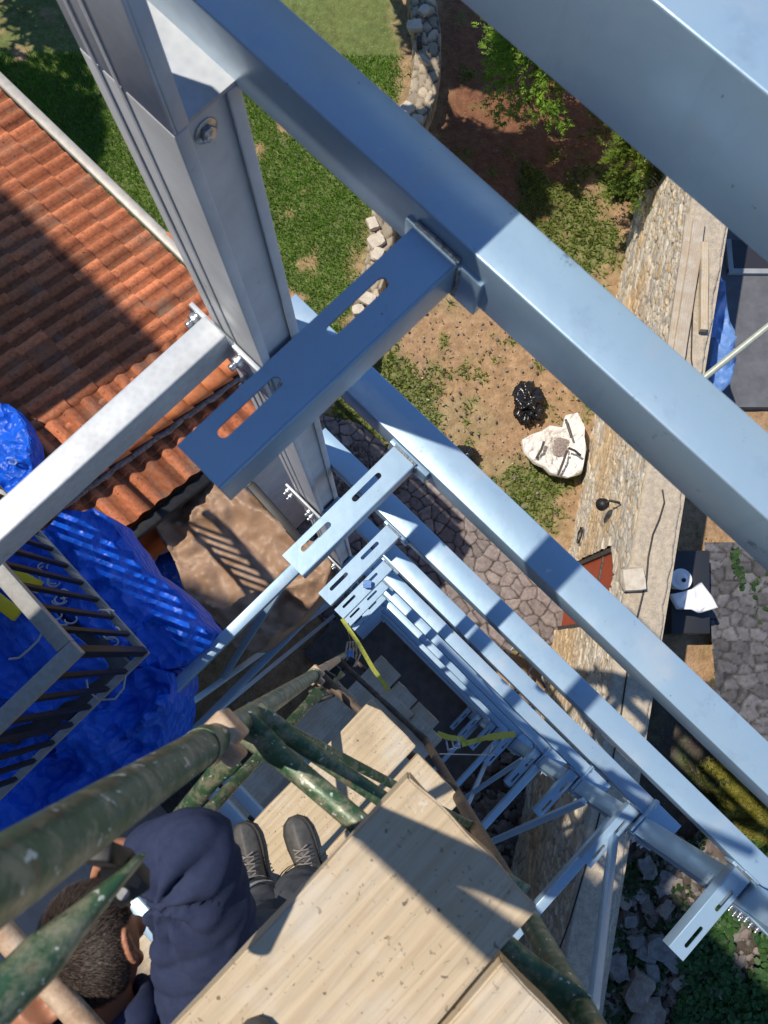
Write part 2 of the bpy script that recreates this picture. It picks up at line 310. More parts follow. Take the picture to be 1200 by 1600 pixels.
# ================================================================ SETTING: ground
def region(px,H=GH): return wp(px,H)
FLAGP = region([(470,640),(560,660),(640,725),(720,720),(800,790),(868,868),(895,900),(893,985),(850,1015),(700,1020),(560,1030),(470,930),(400,820)])
LAWNP = region([(-700,-900),(560,-700),(640,-60),(630,120),(600,280),(560,470),(520,640),(460,660),(380,700),(-100,700),(-900,500)])
REDP  = region([(650,-300),(1100,-300),(1080,200),(985,340),(950,300),(860,420),(700,420),(610,420),(640,200)])
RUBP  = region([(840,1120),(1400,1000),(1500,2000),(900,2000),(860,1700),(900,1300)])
def ground_cols(x,y):
    n1=fbm(x,y,.7,3); n2=fbm(x,y,2.2,11); n3=fbm(x,y,6,23)
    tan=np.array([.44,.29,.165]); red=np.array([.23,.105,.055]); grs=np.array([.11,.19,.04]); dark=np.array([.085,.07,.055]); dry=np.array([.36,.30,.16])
    one=np.ones(x.shape)[...,None]
    c=one*tan
    c=c*(1-(sstep(.52,.62,n1)*.55)[...,None])+dry*(sstep(.52,.62,n1)*.55)[...,None]
    r=inpoly(x,y,REDP); rd=np.where(r,pdist(x,y,REDP),0); rw=sstep(0,1.0,rd+(n2-.5)*.7)
    c=c*(1-rw[...,None])+red*rw[...,None]
    lw=np.where(inpoly(x,y,LAWNP),sstep(-.1,.5,pdist(x,y,LAWNP)+(n2-.5)*1.0),0)
    # weedy patches in the bare area
    wx=[((640,600),1.0),((600,580),.8),((680,650),.6),((850,760),1.0),((800,800),.7),((870,700),.6),((905,330),1.1),((840,300),.8),((930,380),1.2),((850,380),.8),((900,420),.9),((960,300),.7),((900,1010),.8),((560,640),1.2)]
    pw=np.zeros(x.shape)
    for (q,rr) in wx:
        ww=W(*q,GH); pw=np.maximum(pw,1-np.hypot(x-ww.x,y-ww.y)/rr)
    pw=sstep(.15,.75,pw+(n2-.5)*1.6+(n3-.5)*.8)
    ru=np.where(inpoly(x,y,RUBP),1.,0.)
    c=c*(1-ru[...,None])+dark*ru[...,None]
    gd=np.clip(np.maximum(lw*sstep(.30,.42,n1*.5+n2*.5),pw*.85),0,1)
    c=c*(1-gd[...,None]*.85)+grs*gd[...,None]*.85
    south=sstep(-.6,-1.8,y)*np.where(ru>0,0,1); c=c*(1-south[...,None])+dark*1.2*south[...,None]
    return c*(.8+.4*n3[...,None]), gd
gx=np.concatenate([[-900,-300,-90,-40,-20,-13],np.arange(-9,9.001,.05),[13,20,40,90,300,900]])
gy=np.concatenate([[-900,-300,-90,-40,-20,-10],np.arange(-6.5,13.5,.05),[17,24,40,90,300,900]])
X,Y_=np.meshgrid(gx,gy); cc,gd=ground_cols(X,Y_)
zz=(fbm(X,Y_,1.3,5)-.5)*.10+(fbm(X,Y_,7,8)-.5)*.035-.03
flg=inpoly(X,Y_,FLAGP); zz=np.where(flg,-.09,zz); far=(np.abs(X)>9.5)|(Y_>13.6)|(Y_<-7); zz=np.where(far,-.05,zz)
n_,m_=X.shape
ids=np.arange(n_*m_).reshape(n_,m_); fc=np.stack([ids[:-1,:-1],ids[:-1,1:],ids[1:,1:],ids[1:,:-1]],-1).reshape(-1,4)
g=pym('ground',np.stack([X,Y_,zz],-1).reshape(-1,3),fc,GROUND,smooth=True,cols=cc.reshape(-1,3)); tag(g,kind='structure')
# crazy paving: every slab is a raised cell of one sheet
def cells(u,v,su,sv,seed,jit=.9):
    """jittered-grid voronoi: returns edge distance (in cell units) and cell hash"""
    U=u/su; V=v/sv; iu=np.floor(U).astype(np.int64); iv=np.floor(V).astype(np.int64)
    d1=np.full(U.shape,9.); d2=np.full(U.shape,9.); hh=np.zeros(U.shape)
    def h(a,b,s):
        q=(a*374761393+b*668265263+(seed+s)*1442695)&0xffffffff; q=((q^(q>>13))*1274126177)&0xffffffff; return ((q^(q>>16))&0xffff)/65535.
    for di in (-2,-1,0,1,2):
        for dj in (-2,-1,0,1,2):
            a=iu+di;b=iv+dj; cx=a+.5+(h(a,b,1)-.5)*jit+.5*(b%2); cy=b+.5+(h(a,b,2)-.5)*jit
            d=np.hypot(U-cx,V-cy); k=h(a,b,3); cl=d<d1
            d2=np.where(cl,d1,np.minimum(d2,d)); hh=np.where(cl,k,hh); d1=np.where(cl,d,d1)
    return d2-d1,hh
def grid_mesh(name,us,vs,fn,m,parent=None):
    U,V=np.meshgrid(us,vs); pos,col,keep=fn(U,V); a,b=U.shape; ids=np.arange(a*b).reshape(a,b)
    f=np.stack([ids[:-1,:-1],ids[:-1,1:],ids[1:,1:],ids[1:,:-1]],-1).reshape(-1,4)
    if keep is not None:
        k=keep.reshape(-1); f=f[k[f].all(1)]
        used=np.unique(f); rm=-np.ones(a*b,int); rm[used]=np.arange(len(used)); f=rm[f]; pos=pos.reshape(-1,3)[used]; col=col.reshape(-1,3)[used]
    return pym(name,pos.reshape(-1,3),f,m,parent,smooth=True,cols=col.reshape(-1,3))
def flagfn(U,V):
    du=(fbm(U,V,1.5,40)-.5)*.25; dv=(fbm(U,V,1.5,41)-.5)*.25
    e,h=cells(U+du,V+dv,.25,.24,5,.95)
    s=sstep(.02,.12,e); z=.0+.025*s+(fbm(U,V,6,44)-.5)*.012*s+(h-.5)*.012-.015
    base=np.array([.29,.245,.225])[None,None]*(.75+.5*h[...,None]); base=base*(1-.25*((h*7)%1)[...,None])+np.array([.15,.14,.16])*.25*((h*7)%1)[...,None]
    col=base*s[...,None]+np.array([.055,.045,.038])*(1-s[...,None])
    return np.stack([U,V,z],-1),col,inpoly(U,V,FLAGP)
xs=[p[0] for p in FLAGP]; ys=[p[1] for p in FLAGP]
fp=grid_mesh('paved_path',np.arange(min(xs),max(xs),.02),np.arange(min(ys),max(ys),.02),flagfn,FLAG); tag(fp,kind='structure')
# shaft floor slab
mb=MB(); mb.boxab(-.9,2.6,-.9,.75,13.86,14.2); o=mb.build('concrete_floor',BALCF,bevel=.01); tag(o,kind='structure')
# ---------------------------------------------------------------- grass blades, one object
def blades(name,N,xr,yr,dens,hgt,wid,colA,colB,label,seed=1,lean=.6,cat='grass',parent=None,zf=-.03):
    r=np.random.default_rng(seed); x=r.uniform(*xr,N); y=r.uniform(*yr,N); _,gd_=ground_cols(x,y)
    k=r.random(N)<dens(x,y,gd_); x=x[k];y=y[k];n=len(x); th=r.uniform(0,6.283,n); h=hgt*r.uniform(.5,1.3,n); le=lean*h*r.uniform(.2,1.4,n); w_=wid*r.uniform(.6,1.3,n)
    ph=r.uniform(0,6.283,n); c=r.random(n)**1.3; c=(c*.6+.4*fbm(x,y,1.8,77))[:,None]; col=np.array(colA)*(1-c)+np.array(colB)*c
    z0=(fbm(x,y,1.3,5)-.5)*.10+zf
    v=np.zeros((n,3,3)); v[:,0]=np.stack([x-w_*np.cos(th),y-w_*np.sin(th),z0],-1); v[:,1]=np.stack([x+w_*np.cos(th),y+w_*np.sin(th),z0],-1)
    v[:,2]=np.stack([x+le*np.cos(ph),y+le*np.sin(ph),z0+h],-1)
    o=pym(name,v.reshape(-1,3),np.arange(n*3).reshape(n,3),LEAF,parent,cols=np.repeat(col,3,0)); tag(o,label,cat,kind='stuff'); return o
lx=[p[0] for p in region([(-60,-60),(1250,1000)])]
blades('grass',230000,(-8,4.6),(1.5,12.2),lambda x,y,g:np.where(inpoly(x,y,LAWNP),g,0)*np.where(inpoly(x,y,FLAGP),0,1),.10,.010,(.07,.20,.02),(.30,.52,.07),'short green lawn grass growing beside the tiled house',3)
def wd(x,y,g): return np.where(inpoly(x,y,LAWNP)|inpoly(x,y,FLAGP),0,g)
blades('weeds',60000,(-1,6.5),(1.5,12.5),wd,.09,.022,(.07,.13,.02),(.26,.30,.06),'low green weeds and dry grass scattered over the bare soil',5,1.0,'weeds')
# ================================================================ STEEL TOWER (one bolted frame)
HL=[None,1.0,2.19,3.615,5.067,6.53,7.95,9.40,10.85,12.3,13.6]
tower=thing('steel_tower','pale blue-grey steel lift shaft frame of bolted beams, columns and slotted brackets','steel frame',P(-.46,.24,GH))
def cp(o,parent,dv):
    c=o.copy(); COL.objects.link(c); c.parent=parent; c.location=o.location+dv; return c
def profile_bar(name,prof,axis0,axis1,m,parent,bevel=.004):
    """prof: list of (u,H) pairs forming a closed loop, swept between two points given as functions"""
    mb=MB(); v0=[mb.bm.verts.new(axis0(u,h)) for u,h in prof]; v1=[mb.bm.verts.new(axis1(u,h)) for u,h in prof]; n=len(prof)
    for i in range(n): mb.bm.faces.new([v0[i],v0[(i+1)%n],v1[(i+1)%n],v1[i]])
    mb.bm.faces.new(v0[::-1]); mb.bm.faces.new(v1)
    return mb.build(name,m,parent,bevel=bevel,seg=3,ang=.6)
def bolt(parent,c,ax,r=.011,l=.012,nut=True):
    mb=MB(); ax=ax.normalized()
    mb.tube([c,c+ax*.003],r*1.75,16); mb.tube([c+ax*.003,c+ax*(.003+l)],r*1.15,6)
    if nut: mb.tube([c+ax*(.003+l),c+ax*(.003+l*2.0)],r*.6,10)
    return mb.build('bolt',ZINC,parent,bevel=.0012,seg=1)
# long front beams (along A): C channel, open below
def front_beam(H,a0,a1,hh=.12):
    bi,bo=(.470,.560) if H<1 else (.482,.592)
    prof=[(bi,H),(bo,H),(bo,H+hh),(bo-.025,H+hh),(bo-.025,H+hh-.006),(bo-.006,H+hh-.006),(bo-.006,H+.006),(bi+.006,H+.006),(bi+.006,H+hh-.006),(bi+.025,H+hh-.006),(bi+.025,H+hh),(bi,H+hh)]
    return profile_bar('front_beam',prof,lambda u,h:P(a0,u,h),lambda u,h:P(a1,u,h),STEEL,tower,.007)
for i in range(1,11):
    H=HL[i]-(.04 if i==1 else 0); a0=-1.9 if i==1 else (-.93 if i<4 else -.66); a1=3.4 if i<4 else 2.12
    front_beam(H,a0,a1)
# the near, highest beam
b0=.70; h0=.712; h1=.905
prof=[(b0,h0),(b0+.16,h0),(b0+.16,h1),(b0+.135,h1),(b0+.135,h1-.006),(b0+.154,h1-.006),(b0+.154,h0+.006),(b0+.006,h0+.006),(b0+.006,h1-.006),(b0+.03,h1-.006),(b0+.03,h1),(b0,h1)]
o=profile_bar('front_beam',prof,lambda u,h:P(-2.2,u,h),lambda u,h:P(2.2,u,h),STEEL,tower,.006); o['label']='topmost front beam, closest to the viewer and out of focus'
# corner column, left: C section with the open side facing the shaft
def column(a0,a1,b0,b1,H0,H1,m,open_to=1,lip=.028,t=.006):
    s=open_to; A0,A1=(a0,a1) if s>0 else (a1,a0)
    d=1 if s>0 else -1
    prof=[(A0,b0),(A1,b0),(A1,b0+lip),(A1-d*t,b0+lip),(A1-d*t,b0+t),(A0+d*t,b0+t),(A0+d*t,b1-t),(A1-d*t,b1-t),(A1-d*t,b1-lip),(A1,b1-lip),(A1,b1),(A0,b1)]
    mb=MB(); v0=[mb.bm.verts.new(P(u,v,H0)) for u,v in prof]; v1=[mb.bm.verts.new(P(u,v,H1)) for u,v in prof]; n=len(prof)
    for i in range(n): mb.bm.faces.new([v0[i],v0[(i+1)%n],v1[(i+1)%n],v1[i]])
    mb.bm.faces.new(v0); mb.bm.faces.new(v1[::-1]); return mb.build('column',m,tower,bevel=.003,seg=2,ang=.6)
column(-1.0,-.775,.338,.478,1.075,13.9,COLM)
mb=MB(); mb.boxab(-1.0,-.775,.3385,.345,.60,1.074); mb.boxab(-.782,-.7755,.3451,.372,.60,1.074); mb.build('column_flange',COLM,tower,bevel=.003)
mb=MB(); mb.boxab(-.999,-.776,.3455,.477,1.066,1.0735); mb.build('column_cap',GALV,tower)
mb=MB(); mb.boxab(-.797,-.789,.346,.470,1.075,13.9); mb.build('column_web',COLM,tower)
mb=MB(); mb.boxab(-.905,-.897,.334,.3375,.62,13.9); mb.boxab(-.960,-.952,.334,.3375,.62,13.9); mb.build('column_rib',COLM,tower,bevel=.003)
column(1.905,2.03,.345,.472,.62,13.9,STEEL,1)
# side beams along B, left and right
def side_beam(a0,a1,b0,b1,H,hh,m=STEEL):
    mb=MB(); mb.boxab(a0,a1,b0,b1,H,H+hh); return mb.build('side_beam',m,tower,bevel=.006,seg=3)
side_beam(-.957,-.872,-3.0,.312,1.95,.12,GALV)
for H in (5.85,9.4): side_beam(-.92,-.83,-2.3,.312,H,.10)
for H in (2.2,5.38,7.85,10.25,12.4): side_beam(1.89,1.955,-1.3,.338,H,.09)
# rear beams
for H in (2.46,3.9,4.28,6.4,6.8): 
    mb=MB(); mb.boxab(-.12 if H<5 else -.445,1.885,-1.06,-1.0,H,H+.06); mb.build('rear_beam',STEEL,tower,bevel=.005)
# diagonal braces in the side planes
def brace(a,b0,h0,b1,h1,w=.04):
    mb=MB(); mb.bar(P(a,b0,h0),P(a,b1,h1),.045,w,up=AV); o=mb.build('diagonal_brace',STEEL,tower,bevel=.004); return o
for (b0_,h0,b1_,h1) in ((.18,11.6,-1.85,7.5),(-.06,13.6,-2.1,10.6),(-.06,6.35,-1.3,8.3)): brace(-.95,b0_,h0,b1_,h1,.065)
for (b0_,h0,b1_,h1) in ((.32,5.95,-1.1,8.05),(.26,5.10,-1.1,2.78),(.2,9.9,-1.1,7.6),(.3,8.3,-1.0,9.7)): brace(1.96 if False else 1.862,b0_,h0,b1_,h1,.045)
# slotted brackets
def bracket(side):
    """side -1: left, built at level depth 0 (z=0) in local coordinates relative to the tower empty; returns root part"""
    H=HL[1]
    if side<0: af,ar=-.380,-.295
    else: af,ar=1.880,1.798
    sg=1 if ar>af else -1
    outer=[(af,.006),(ar-sg*.004,.006),(ar-sg*.004,.462),(af,.462)]
    if sg<0: outer=outer[::-1]
    holes=[slot(af+sg*.030,.112,.115,.018),slot(af+sg*.030,.318,.115,.018)]
    V,FF=plate(outer,holes,lambda u,v,w_:P(u,v,H-w_*1.0),.005)
    top=pym('slotted_bracket',[tuple(v) for v in V],FF,STEEL,tower)
    mb=MB(); bv=P(0,0,0)
    prof=[(ar-sg*.004,H),(ar,H+.0035),(ar,H+.078),(ar-sg*.006,H+.083),(ar-sg*.050,H+.083),(ar-sg*.050,H+.079),(ar-sg*.008,H+.079),(ar-sg*.004,H+.074),(ar-sg*.004,H+.005)]
    v0=[mb.bm.verts.new(P(u,.006,h)) for u,h in prof]; v1=[mb.bm.verts.new(P(u,.462,h)) for u,h in prof]; n=len(prof)
    for i in range(n): mb.bm.faces.new([v0[i],v0[(i+1)%n],v1[(i+1)%n],v1[i]])
    mb.bm.faces.new(v0[::-1]); mb.bm.faces.new(v1); web=mb.build('bracket_web',STEEL,tower,bevel=.0015,seg=2,ang=.3)
    mb=MB(); mb.boxab(min(af,ar)-.02,max(af,ar)+.045,.463,.480,H+.006,H+.10); lug=mb.build('end_lug',STEEL,tower,bevel=.002)
    mb=MB(); mb.tube([P(ar,.464,H+.01),P(ar+sg*.004,.466,H+.05),P(ar,.465,H+.09)],.006,8); mb.tube([P(af,.466,H-.002),P((af+ar)/2,.466,H-.003),P(ar,.466,H-.002)],.005,8)
    we=mb.build('weld_bead',WELD,tower,smooth=True)
    mw=Matrix.Translation(-tower.location)
    # make web, lug, weld sub-parts of the bracket
    for c in (web,lug,we): c.parent=top
    return top
for side in (-1,1):
    b1=bracket(side); subs=[c for c in COL.objects if c.parent==b1]
    for i in range(2,11):
        c=b1.copy(); COL.objects.link(c); c.parent=tower; c.location=b1.location+Vector((0,0,-(HL[i]-HL[1])))
        for s_ in subs:
            q=s_.copy(); COL.objects.link(q); q.parent=c
    if side>0:      # no bracket above the third level on the right-hand column
        pass
# splice plates and bolts on the left column
def splice(H,big=False):
    mb=MB(); mb.boxab(-1.03,-.75,.306,.320,H-.15,H+.07); mb.boxab(-1.03,-.75,.306,.3365,H+.07,H+.084)
    o=mb.build('splice_plate',GALV,tower,bevel=.002)
    for a in (-1.0,-.825):
        for dh in (-.12,.035): bolt(o,P(a,.306,H+dh),-BV,.018,.02)
    mb=MB(); mb.boxab(-.773,-.760,.343,.479,H-.10,H+.14); mb.boxab(-.759,-.65,.35,.479,H-.11,H-.10); mb.boxab(-.759,-.71,.35,.479,H+.14,H+.15)
    o2=mb.build('splice_plate',STEEL,tower,bevel=.002)
    for b in (.375,.425,.462):
        for dh in (-.04,.07): bolt(o2,P(-.760,b,H+dh),AV,.014,.018)
for H in (2.14,4.46,7.2,10.1): splice(H)
# clip angles where the beams meet the left column and large bolts of the web
o=bolt(tower,P(-.789,.400,1.13),AV,.014,.010,False); 
for H in (2.30,3.73,5.18):
    mb=MB(); mb.boxab(-.96,-.80,.479,.4815,H,H+.07); o=mb.build('clip_angle',STEEL,tower,bevel=.003)
    bolt(o,P(-.74,.49,H+.0),Vector((0,0,1)),.009,.008)
# right column: splices with rows of bolts and clip plates under each bracket level
for i in range(3,9):
    H=HL[i]
    mb=MB(); mb.boxab(1.885,1.900,.30,.475,H+.05,H+.24); mb.boxab(1.905,2.035,.334,.343,H-.10,H+.20); mb.boxab(1.83,1.905,.472,.4815,H-.02,H+.12)
    o=mb.build('splice_plate',STEEL,tower,bevel=.002)
    for a in (1.935,1.995):
        for dh in (-.06,.0,.09,.15): bolt(o,P(a,.334,H+dh),-BV,.010,.012)
    for b in (.36,.44): bolt(o,P(1.885,b,H+.18),-AV,.009,.010)
for i in (4,5,6,7):
    H=HL[i]; mb=MB(); mb.boxab(1.895,1.93,.345,.60,H-.012,H-.002); mb.boxab(1.895,1.902,.345,.60,H-.06,H-.012); o=mb.build('clip_angle',STEEL,tower,bevel=.002)
    for b in (.38,.56): bolt(o,P(1.915,b,H-.012),Vector((0,0,1)),.009,.009)
# ================================================================ RETAINING WALL
w0=W(1000,280,GH); w1=W(891,870,GH); w0.z=w1.z=0
WU=(w1-w0).normalized(); WN=Vector((WU.y,-WU.x,0));  WN = WN if WN.x<0 else -WN
def wallpt(u,z,o=0): return w0+WU*u+WN*o+Vector((0,0,z))
def on_wall(px,py):
    r=RM@Vector((px-CX,-(py-CY),-F)); c=Vector((0,0,ZC)); t=(w0-c).dot(WN)/r.dot(WN); q=c+r*t; return (q-w0).dot(WU), q.z
WH=3.8; WT=.56
wall=thing('stone_wall','tall dry stone retaining wall with concrete coping beside the garden','wall',tuple(wallpt(3,0)))
uA,_=on_wall(893,884); uA-=.03; uB=uA+1.2; dz=2.60; um=(uA+uB)/2
def inside_gate(U,Z): 
    m=(U>uA)&(U<uB)&(Z<dz+.40*(1-((U-um)/.6)**2))
    return m
def wallfn(U,V):
    # stone courses slope a little; stones are long and flat
    tilt=V+.10*U*0+ (fbm(U,V,.8,61)-.5)*.16
    e,h=cells(U+(fbm(U,V,2,62)-.5)*.25,tilt,.27,.17,9,.95)
    e2,h2=cells(U*1.0+3.3,tilt*1.0+1.7,.13,.085,17,.95); mm=sstep(.50,.56,fbm(U,V,.9,66)); e=e*(1-mm)+e2*mm; h=np.where(mm>.5,h2,h)
    s=sstep(.02,.12,e); o=.028*s*(.4+1.0*h)+(fbm(U,V,9,63)-.5)*.035
    big=fbm(U,V,.55,64); cr=np.array([.76,.65,.49]); orr=np.array([.76,.52,.26]); gr=np.array([.62,.58,.52]); wh=np.array([.80,.75,.64])
    k=((h*13)%1)[...,None]; col=cr*(1-k)+wh*k; k2=(((h*29)%1)>.72)[...,None]; col=np.where(k2,gr,col)
    ow=(sstep(.45,.62,big)*.75*(sstep(2.6,1.2,V)))[...,None]; col=col*(1-ow)+orr*ow
    ow2=(((h*53)%1)>.90)[...,None]; col=np.where(ow2,orr*.55+cr*.4,col)
    col=col*(.78+.35*((h*7)%1))[...,None]; col=col*(.64+.36*s[...,None])
    pos=np.zeros(U.shape+(3,)); 
    for i in range(3): pos[...,i]=w0[i]+WU[i]*U+WN[i]*(o)
    pos[...,2]=V
    return pos,col,~inside_gate(U,V)
grid_mesh('masonry_face',np.arange(-3.2,15.0,.022),np.arange(-.15,WH+.001,.022),wallfn,STONE,wall)
def capfn(U,V):
    pos=np.zeros(U.shape+(3,)); nz=(fbm(U,V,3,71)-.5)*.03+(fbm(U,V,14,72)-.5)*.012
    Vw=V+(fbm(U,V*0,2.5,73)-.5)*.10*sstep(0,.56,-V)*1.0
    edge=np.where(V<-WT+.01,-.12,0)
    for i in range(3): pos[...,i]=w0[i]+WU[i]*U+WN[i]*(Vw+.05)
    pos[...,2]=WH+.03+nz+edge-np.where(V>-.01,.06,0)
    return pos,np.ones(U.shape+(3,)),None
grid_mesh('coping',np.arange(-3.2,15.0,.03),np.linspace(-WT,0.0,22),capfn,CONC,wall)
mb=MB(); q=lambda u,o,z: wallpt(u,z,o)
mb.hexa([q(-3.2,-WT+.02,-1),q(15,-WT+.02,-1),q(15,-.25,-1),q(-3.2,-.25,-1),q(-3.2,-WT+.02,WH-.02),q(15,-WT+.02,WH-.02),q(15,-.25,WH-.02),q(-3.2,-.25,WH-.02)]); mb.build('wall_core',CONC,wall)
gate=thing('gate','rust red sheet metal gate with dark frame set in the stone wall','gate',tuple(wallpt((uA+uB)/2,0,-.1)))
pts=[(uA+.03,.02),(uA+.03,dz-.03)]+[(uA+.03+(uB-uA-.06)*t,dz-.04+.38*(1-(2*t-1)**2)) for t in np.linspace(0.1,.9,9)]+[(uB-.03,dz-.03),(uB-.03,.02)]
mb=MB(); v0=[mb.bm.verts.new(wallpt(u,z,-.06)) for u,z in pts]; v1=[mb.bm.verts.new(wallpt(u,z,-.10)) for u,z in pts]; n=len(pts)
for i in range(n): mb.bm.faces.new([v0[i],v0[(i+1)%n],v1[(i+1)%n],v1[i]])
mb.bm.faces.new(v0); mb.bm.faces.new(v1[::-1]); mb.build('gate_panel',GATE,gate)
mb=MB()
for i in range(n-1): mb.bar(wallpt(*pts[i],-.045),wallpt(*pts[i+1],-.045),.09,.07,up=WN,ext=.02)
mb.build('gate_frame',GFRAME,gate,bevel=.004)
mb=MB(); mb.bar(wallpt(uA+.03,dz-.55,-.05),wallpt(uB-.03,dz-.55,-.05),.035,.03,up=WN); mb.bar(wallpt((uA+uB)/2,0.1,-.05),wallpt((uA+uB)/2,dz-.1,-.05),.035,.025,up=WN); mb.build('gate_rail',GFRAME,gate,bevel=.003)
# things on the wall
def onH(px,py,H): return W(px,py,H)
CH=ZC-WH-.035
def irregular(c,size,seed,m,name,parent=None,rough=.18,sub=2,flat=1.,rot=0):
    bm=bmesh.new(); bmesh.ops.create_cube(bm,size=1); bmesh.ops.subdivide_edges(bm,edges=bm.edges,cuts=3,use_grid_fill=True)
    R=Matrix.Rotation(rot,3,'Z')
    for v in bm.verts:
        p=v.co.copy(); l=max(abs(p.x),abs(p.y),abs(p.z))*2; sph=p.normalized()*.62; p=p.lerp(sph,.35)
        nn=noise.noise_vector(p*2.3+Vector((seed,seed*1.7,0)))*rough+noise.noise_vector(p*6+Vector((0,seed,3)))*rough*.35; p=p+nn
        v.co=R@Vector((p.x*size[0],p.y*size[1],p.z*size[2]))+Vector(c)
    o_=Vector((0,0,0))
    if parent is not None: bmesh.ops.translate(bm,verts=bm.verts,vec=-parent.location)
    me=bpy.data.meshes.new(name); bm.to_mesh(me); bm.free(); me.polygons.foreach_set('use_smooth',[True]*len(me.polygons)); me.set_sharp_from_angle(angle=.7)
    return link(name,me,m,parent)
c=onH(988,906,CH-.06); o=irregular((c.x,c.y,WH+.11),(.30,.30,.17),4,PALEST,'stone_block',rough=.05,rot=.1); tag(o,'pale square stone block resting on the coping above the red gate','stone block')
mb=MB(); pl=[(1035,765),(1038,785),(1030,812),(1020,835),(1013,870),(1010,905),(1003,935),(993,975),(985,1010),(980,1050),(975,1085),(968,1130),(955,1200),(930,1300),(905,1390),(890,1440),(868,1500),(845,1530)]
mb.tube([onH(x,y,CH-.02) for x,y in pl],.011,8); o=mb.build('cable',CABLE,smooth=True); tag(o,'long black cable lying along the top of the stone wall','cable')
mb=MB(); pl=[(1083,470),(1081,520),(1080,560),(1086,600)]; mb.tube([onH(x,y,CH-.02) for x,y in pl],.010,8); o=mb.build('cable',CABLE,smooth=True); tag(o,'short dark cable beside the squared timber on the wall top','cable')
def coil(c,r,m,label,turns=5,ax=None,name='wire_coil',rr=.006):
    mb=MB(); pts=[]; ax=ax or (Vector((1,0,0)),Vector((0,1,0))); nn=ax[0].cross(ax[1])
    for k in range(turns*18):
        t=k/18*2*math.pi; q=r*(.8+.25*noise.noise(Vector((k*.13,1,2)))); pts.append(c+ax[0]*math.cos(t)*q+ax[1]*math.sin(t)*q*.9+nn*(noise.noise(Vector((k*.2,5,2)))*.03))
    mb.tube(pts,rr,6); o=mb.build(name,m,smooth=True); return tag(o,label,'wire coil')
u_,z_=on_wall(914,838); coil(wallpt(u_,z_,.09),.17,CABLE,'small coil of dark wire hung on the wall face left of the gate',6,(WU,Vector((0,0,1))))
u_,z_=on_wall(974,787); lampT=thing('wall_lamp','small dark lamp bracket fixed high on the stone wall face','wall lamp',tuple(wallpt(u_,z_,.05)))
mb=MB(); mb.tube([wallpt(u_,z_,.05),wallpt(u_,z_,.20),wallpt(u_+.05,z_-.06,.26)],.02,10); mb.build('arm',BLACKM,lampT,smooth=True)
mb=MB(); mb.tube([wallpt(u_+.05,z_-.02,.26),wallpt(u_+.05,z_-.05,.26),wallpt(u_+.05,z_-.14,.28)],[.03,.08,.10],14); mb.build('shade',BLACKM,lampT,smooth=True)
# timbers on the wall top
def timber(p0,p1,w_,h_,m,label,name='timber_beam',cat='timber beam'):
    L_=(p1-p0).length; d=(p1-p0).normalized(); bm=bmesh.new(); bmesh.ops.create_cube(bm,size=1)
    for v in bm.verts: v.co=Vector((v.co.x*w_,v.co.y*L_,v.co.z*h_))
    bmesh.ops.subdivide_edges(bm,edges=[e for e in bm.edges if abs(e.verts[0].co.y-e.verts[1].co.y)>L_*.5],cuts=14)
    for v in bm.verts: v.co+=noise.noise_vector(v.co*1.5+p0)*.012
    es=[e for e in bm.edges if e.calc_face_angle(0)>.9]; bmesh.ops.bevel(bm,geom=es,offset=.004,segments=1,affect='EDGES')
    me=bpy.data.meshes.new(name); bm.to_mesh(me); bm.free(); o=link(name,me,m); o.location=(p0+p1)/2; o.rotation_euler=(0,0,math.atan2(-d.x,d.y)); return tag(o,label,cat)
timber(onH(1093,345,CH-.09)+Vector((0,0,0)),onH(1056,580,CH-.09),.17,.05,WOODG,'wide weathered plank lying along the wall top, next to the squared timber')
timber(onH(1079,340,CH-.04),onH(1044,580,CH-.04),.14,.045,WOODG,'old cracked plank lying on the garden edge of the wall top')
timber(onH(1102,378,CH-.15),onH(1096,518,CH-.06),.10,.09,WOOD,'short pale squared timber lying on the wall top')
# ================================================================ beyond the wall
def outer_fn(U,V):
    e,h=cells(U+(fbm(U,V,2,81)-.5)*.2,V+(fbm(U,V,2,82)-.5)*.2,.30,.20,31,.9); s=sstep(.03,.15,e)
    col=np.array([.12,.12,.13])*(.6+.7*h[...,None])*(.35+.65*s[...,None])  # dark bluish stone colour stands in for shade on the path
    return np.stack([U,V,.25+.04*s+(fbm(U,V,5,83)-.5)*.03],-1),col,None
c0=W(1120,1240,14); c1=W(1330,850,14)
o=grid_mesh('cobbled_path',np.arange(c0.x,c1.x+1,.03),np.arange(c0.y,c1.y,.03),outer_fn,FLAG); tag(o,kind='structure')
mb=MB(); a=W(1108,640,14); mb.hexa([Vector((a.x,a.y,-.1)),Vector((a.x+6,a.y,-.1)),Vector((a.x+6,a.y+9,-.1)),Vector((a.x-.5,a.y+9,-.1)),Vector((a.x,a.y,.16)),Vector((a.x+6,a.y,.16)),Vector((a.x+6,a.y+9,.16)),Vector((a.x-.5,a.y+9,.16))]); YARD=mat('yard_concrete',(.13,.135,.15),.9,var=(.09,.095,.105),vscale=3,bump=.3,bscale=30); o=mb.build('concrete_yard',YARD); tag(o,kind='structure')  # concrete colour darkened to stand in for the shade beyond the wall
# pale pole leaning over the wall
mb=MB(); mb.tube([W(1098,592,9.9),W(1240,478,9.4)],.045,14); mb.tube([W(1150,550,9.72),W(1152,548,9.71)],.05,14); o=mb.build('pale_pole',PALEPIPE,smooth=True); tag(o,'pale grey green pole reaching in over the wall from the right','pole')
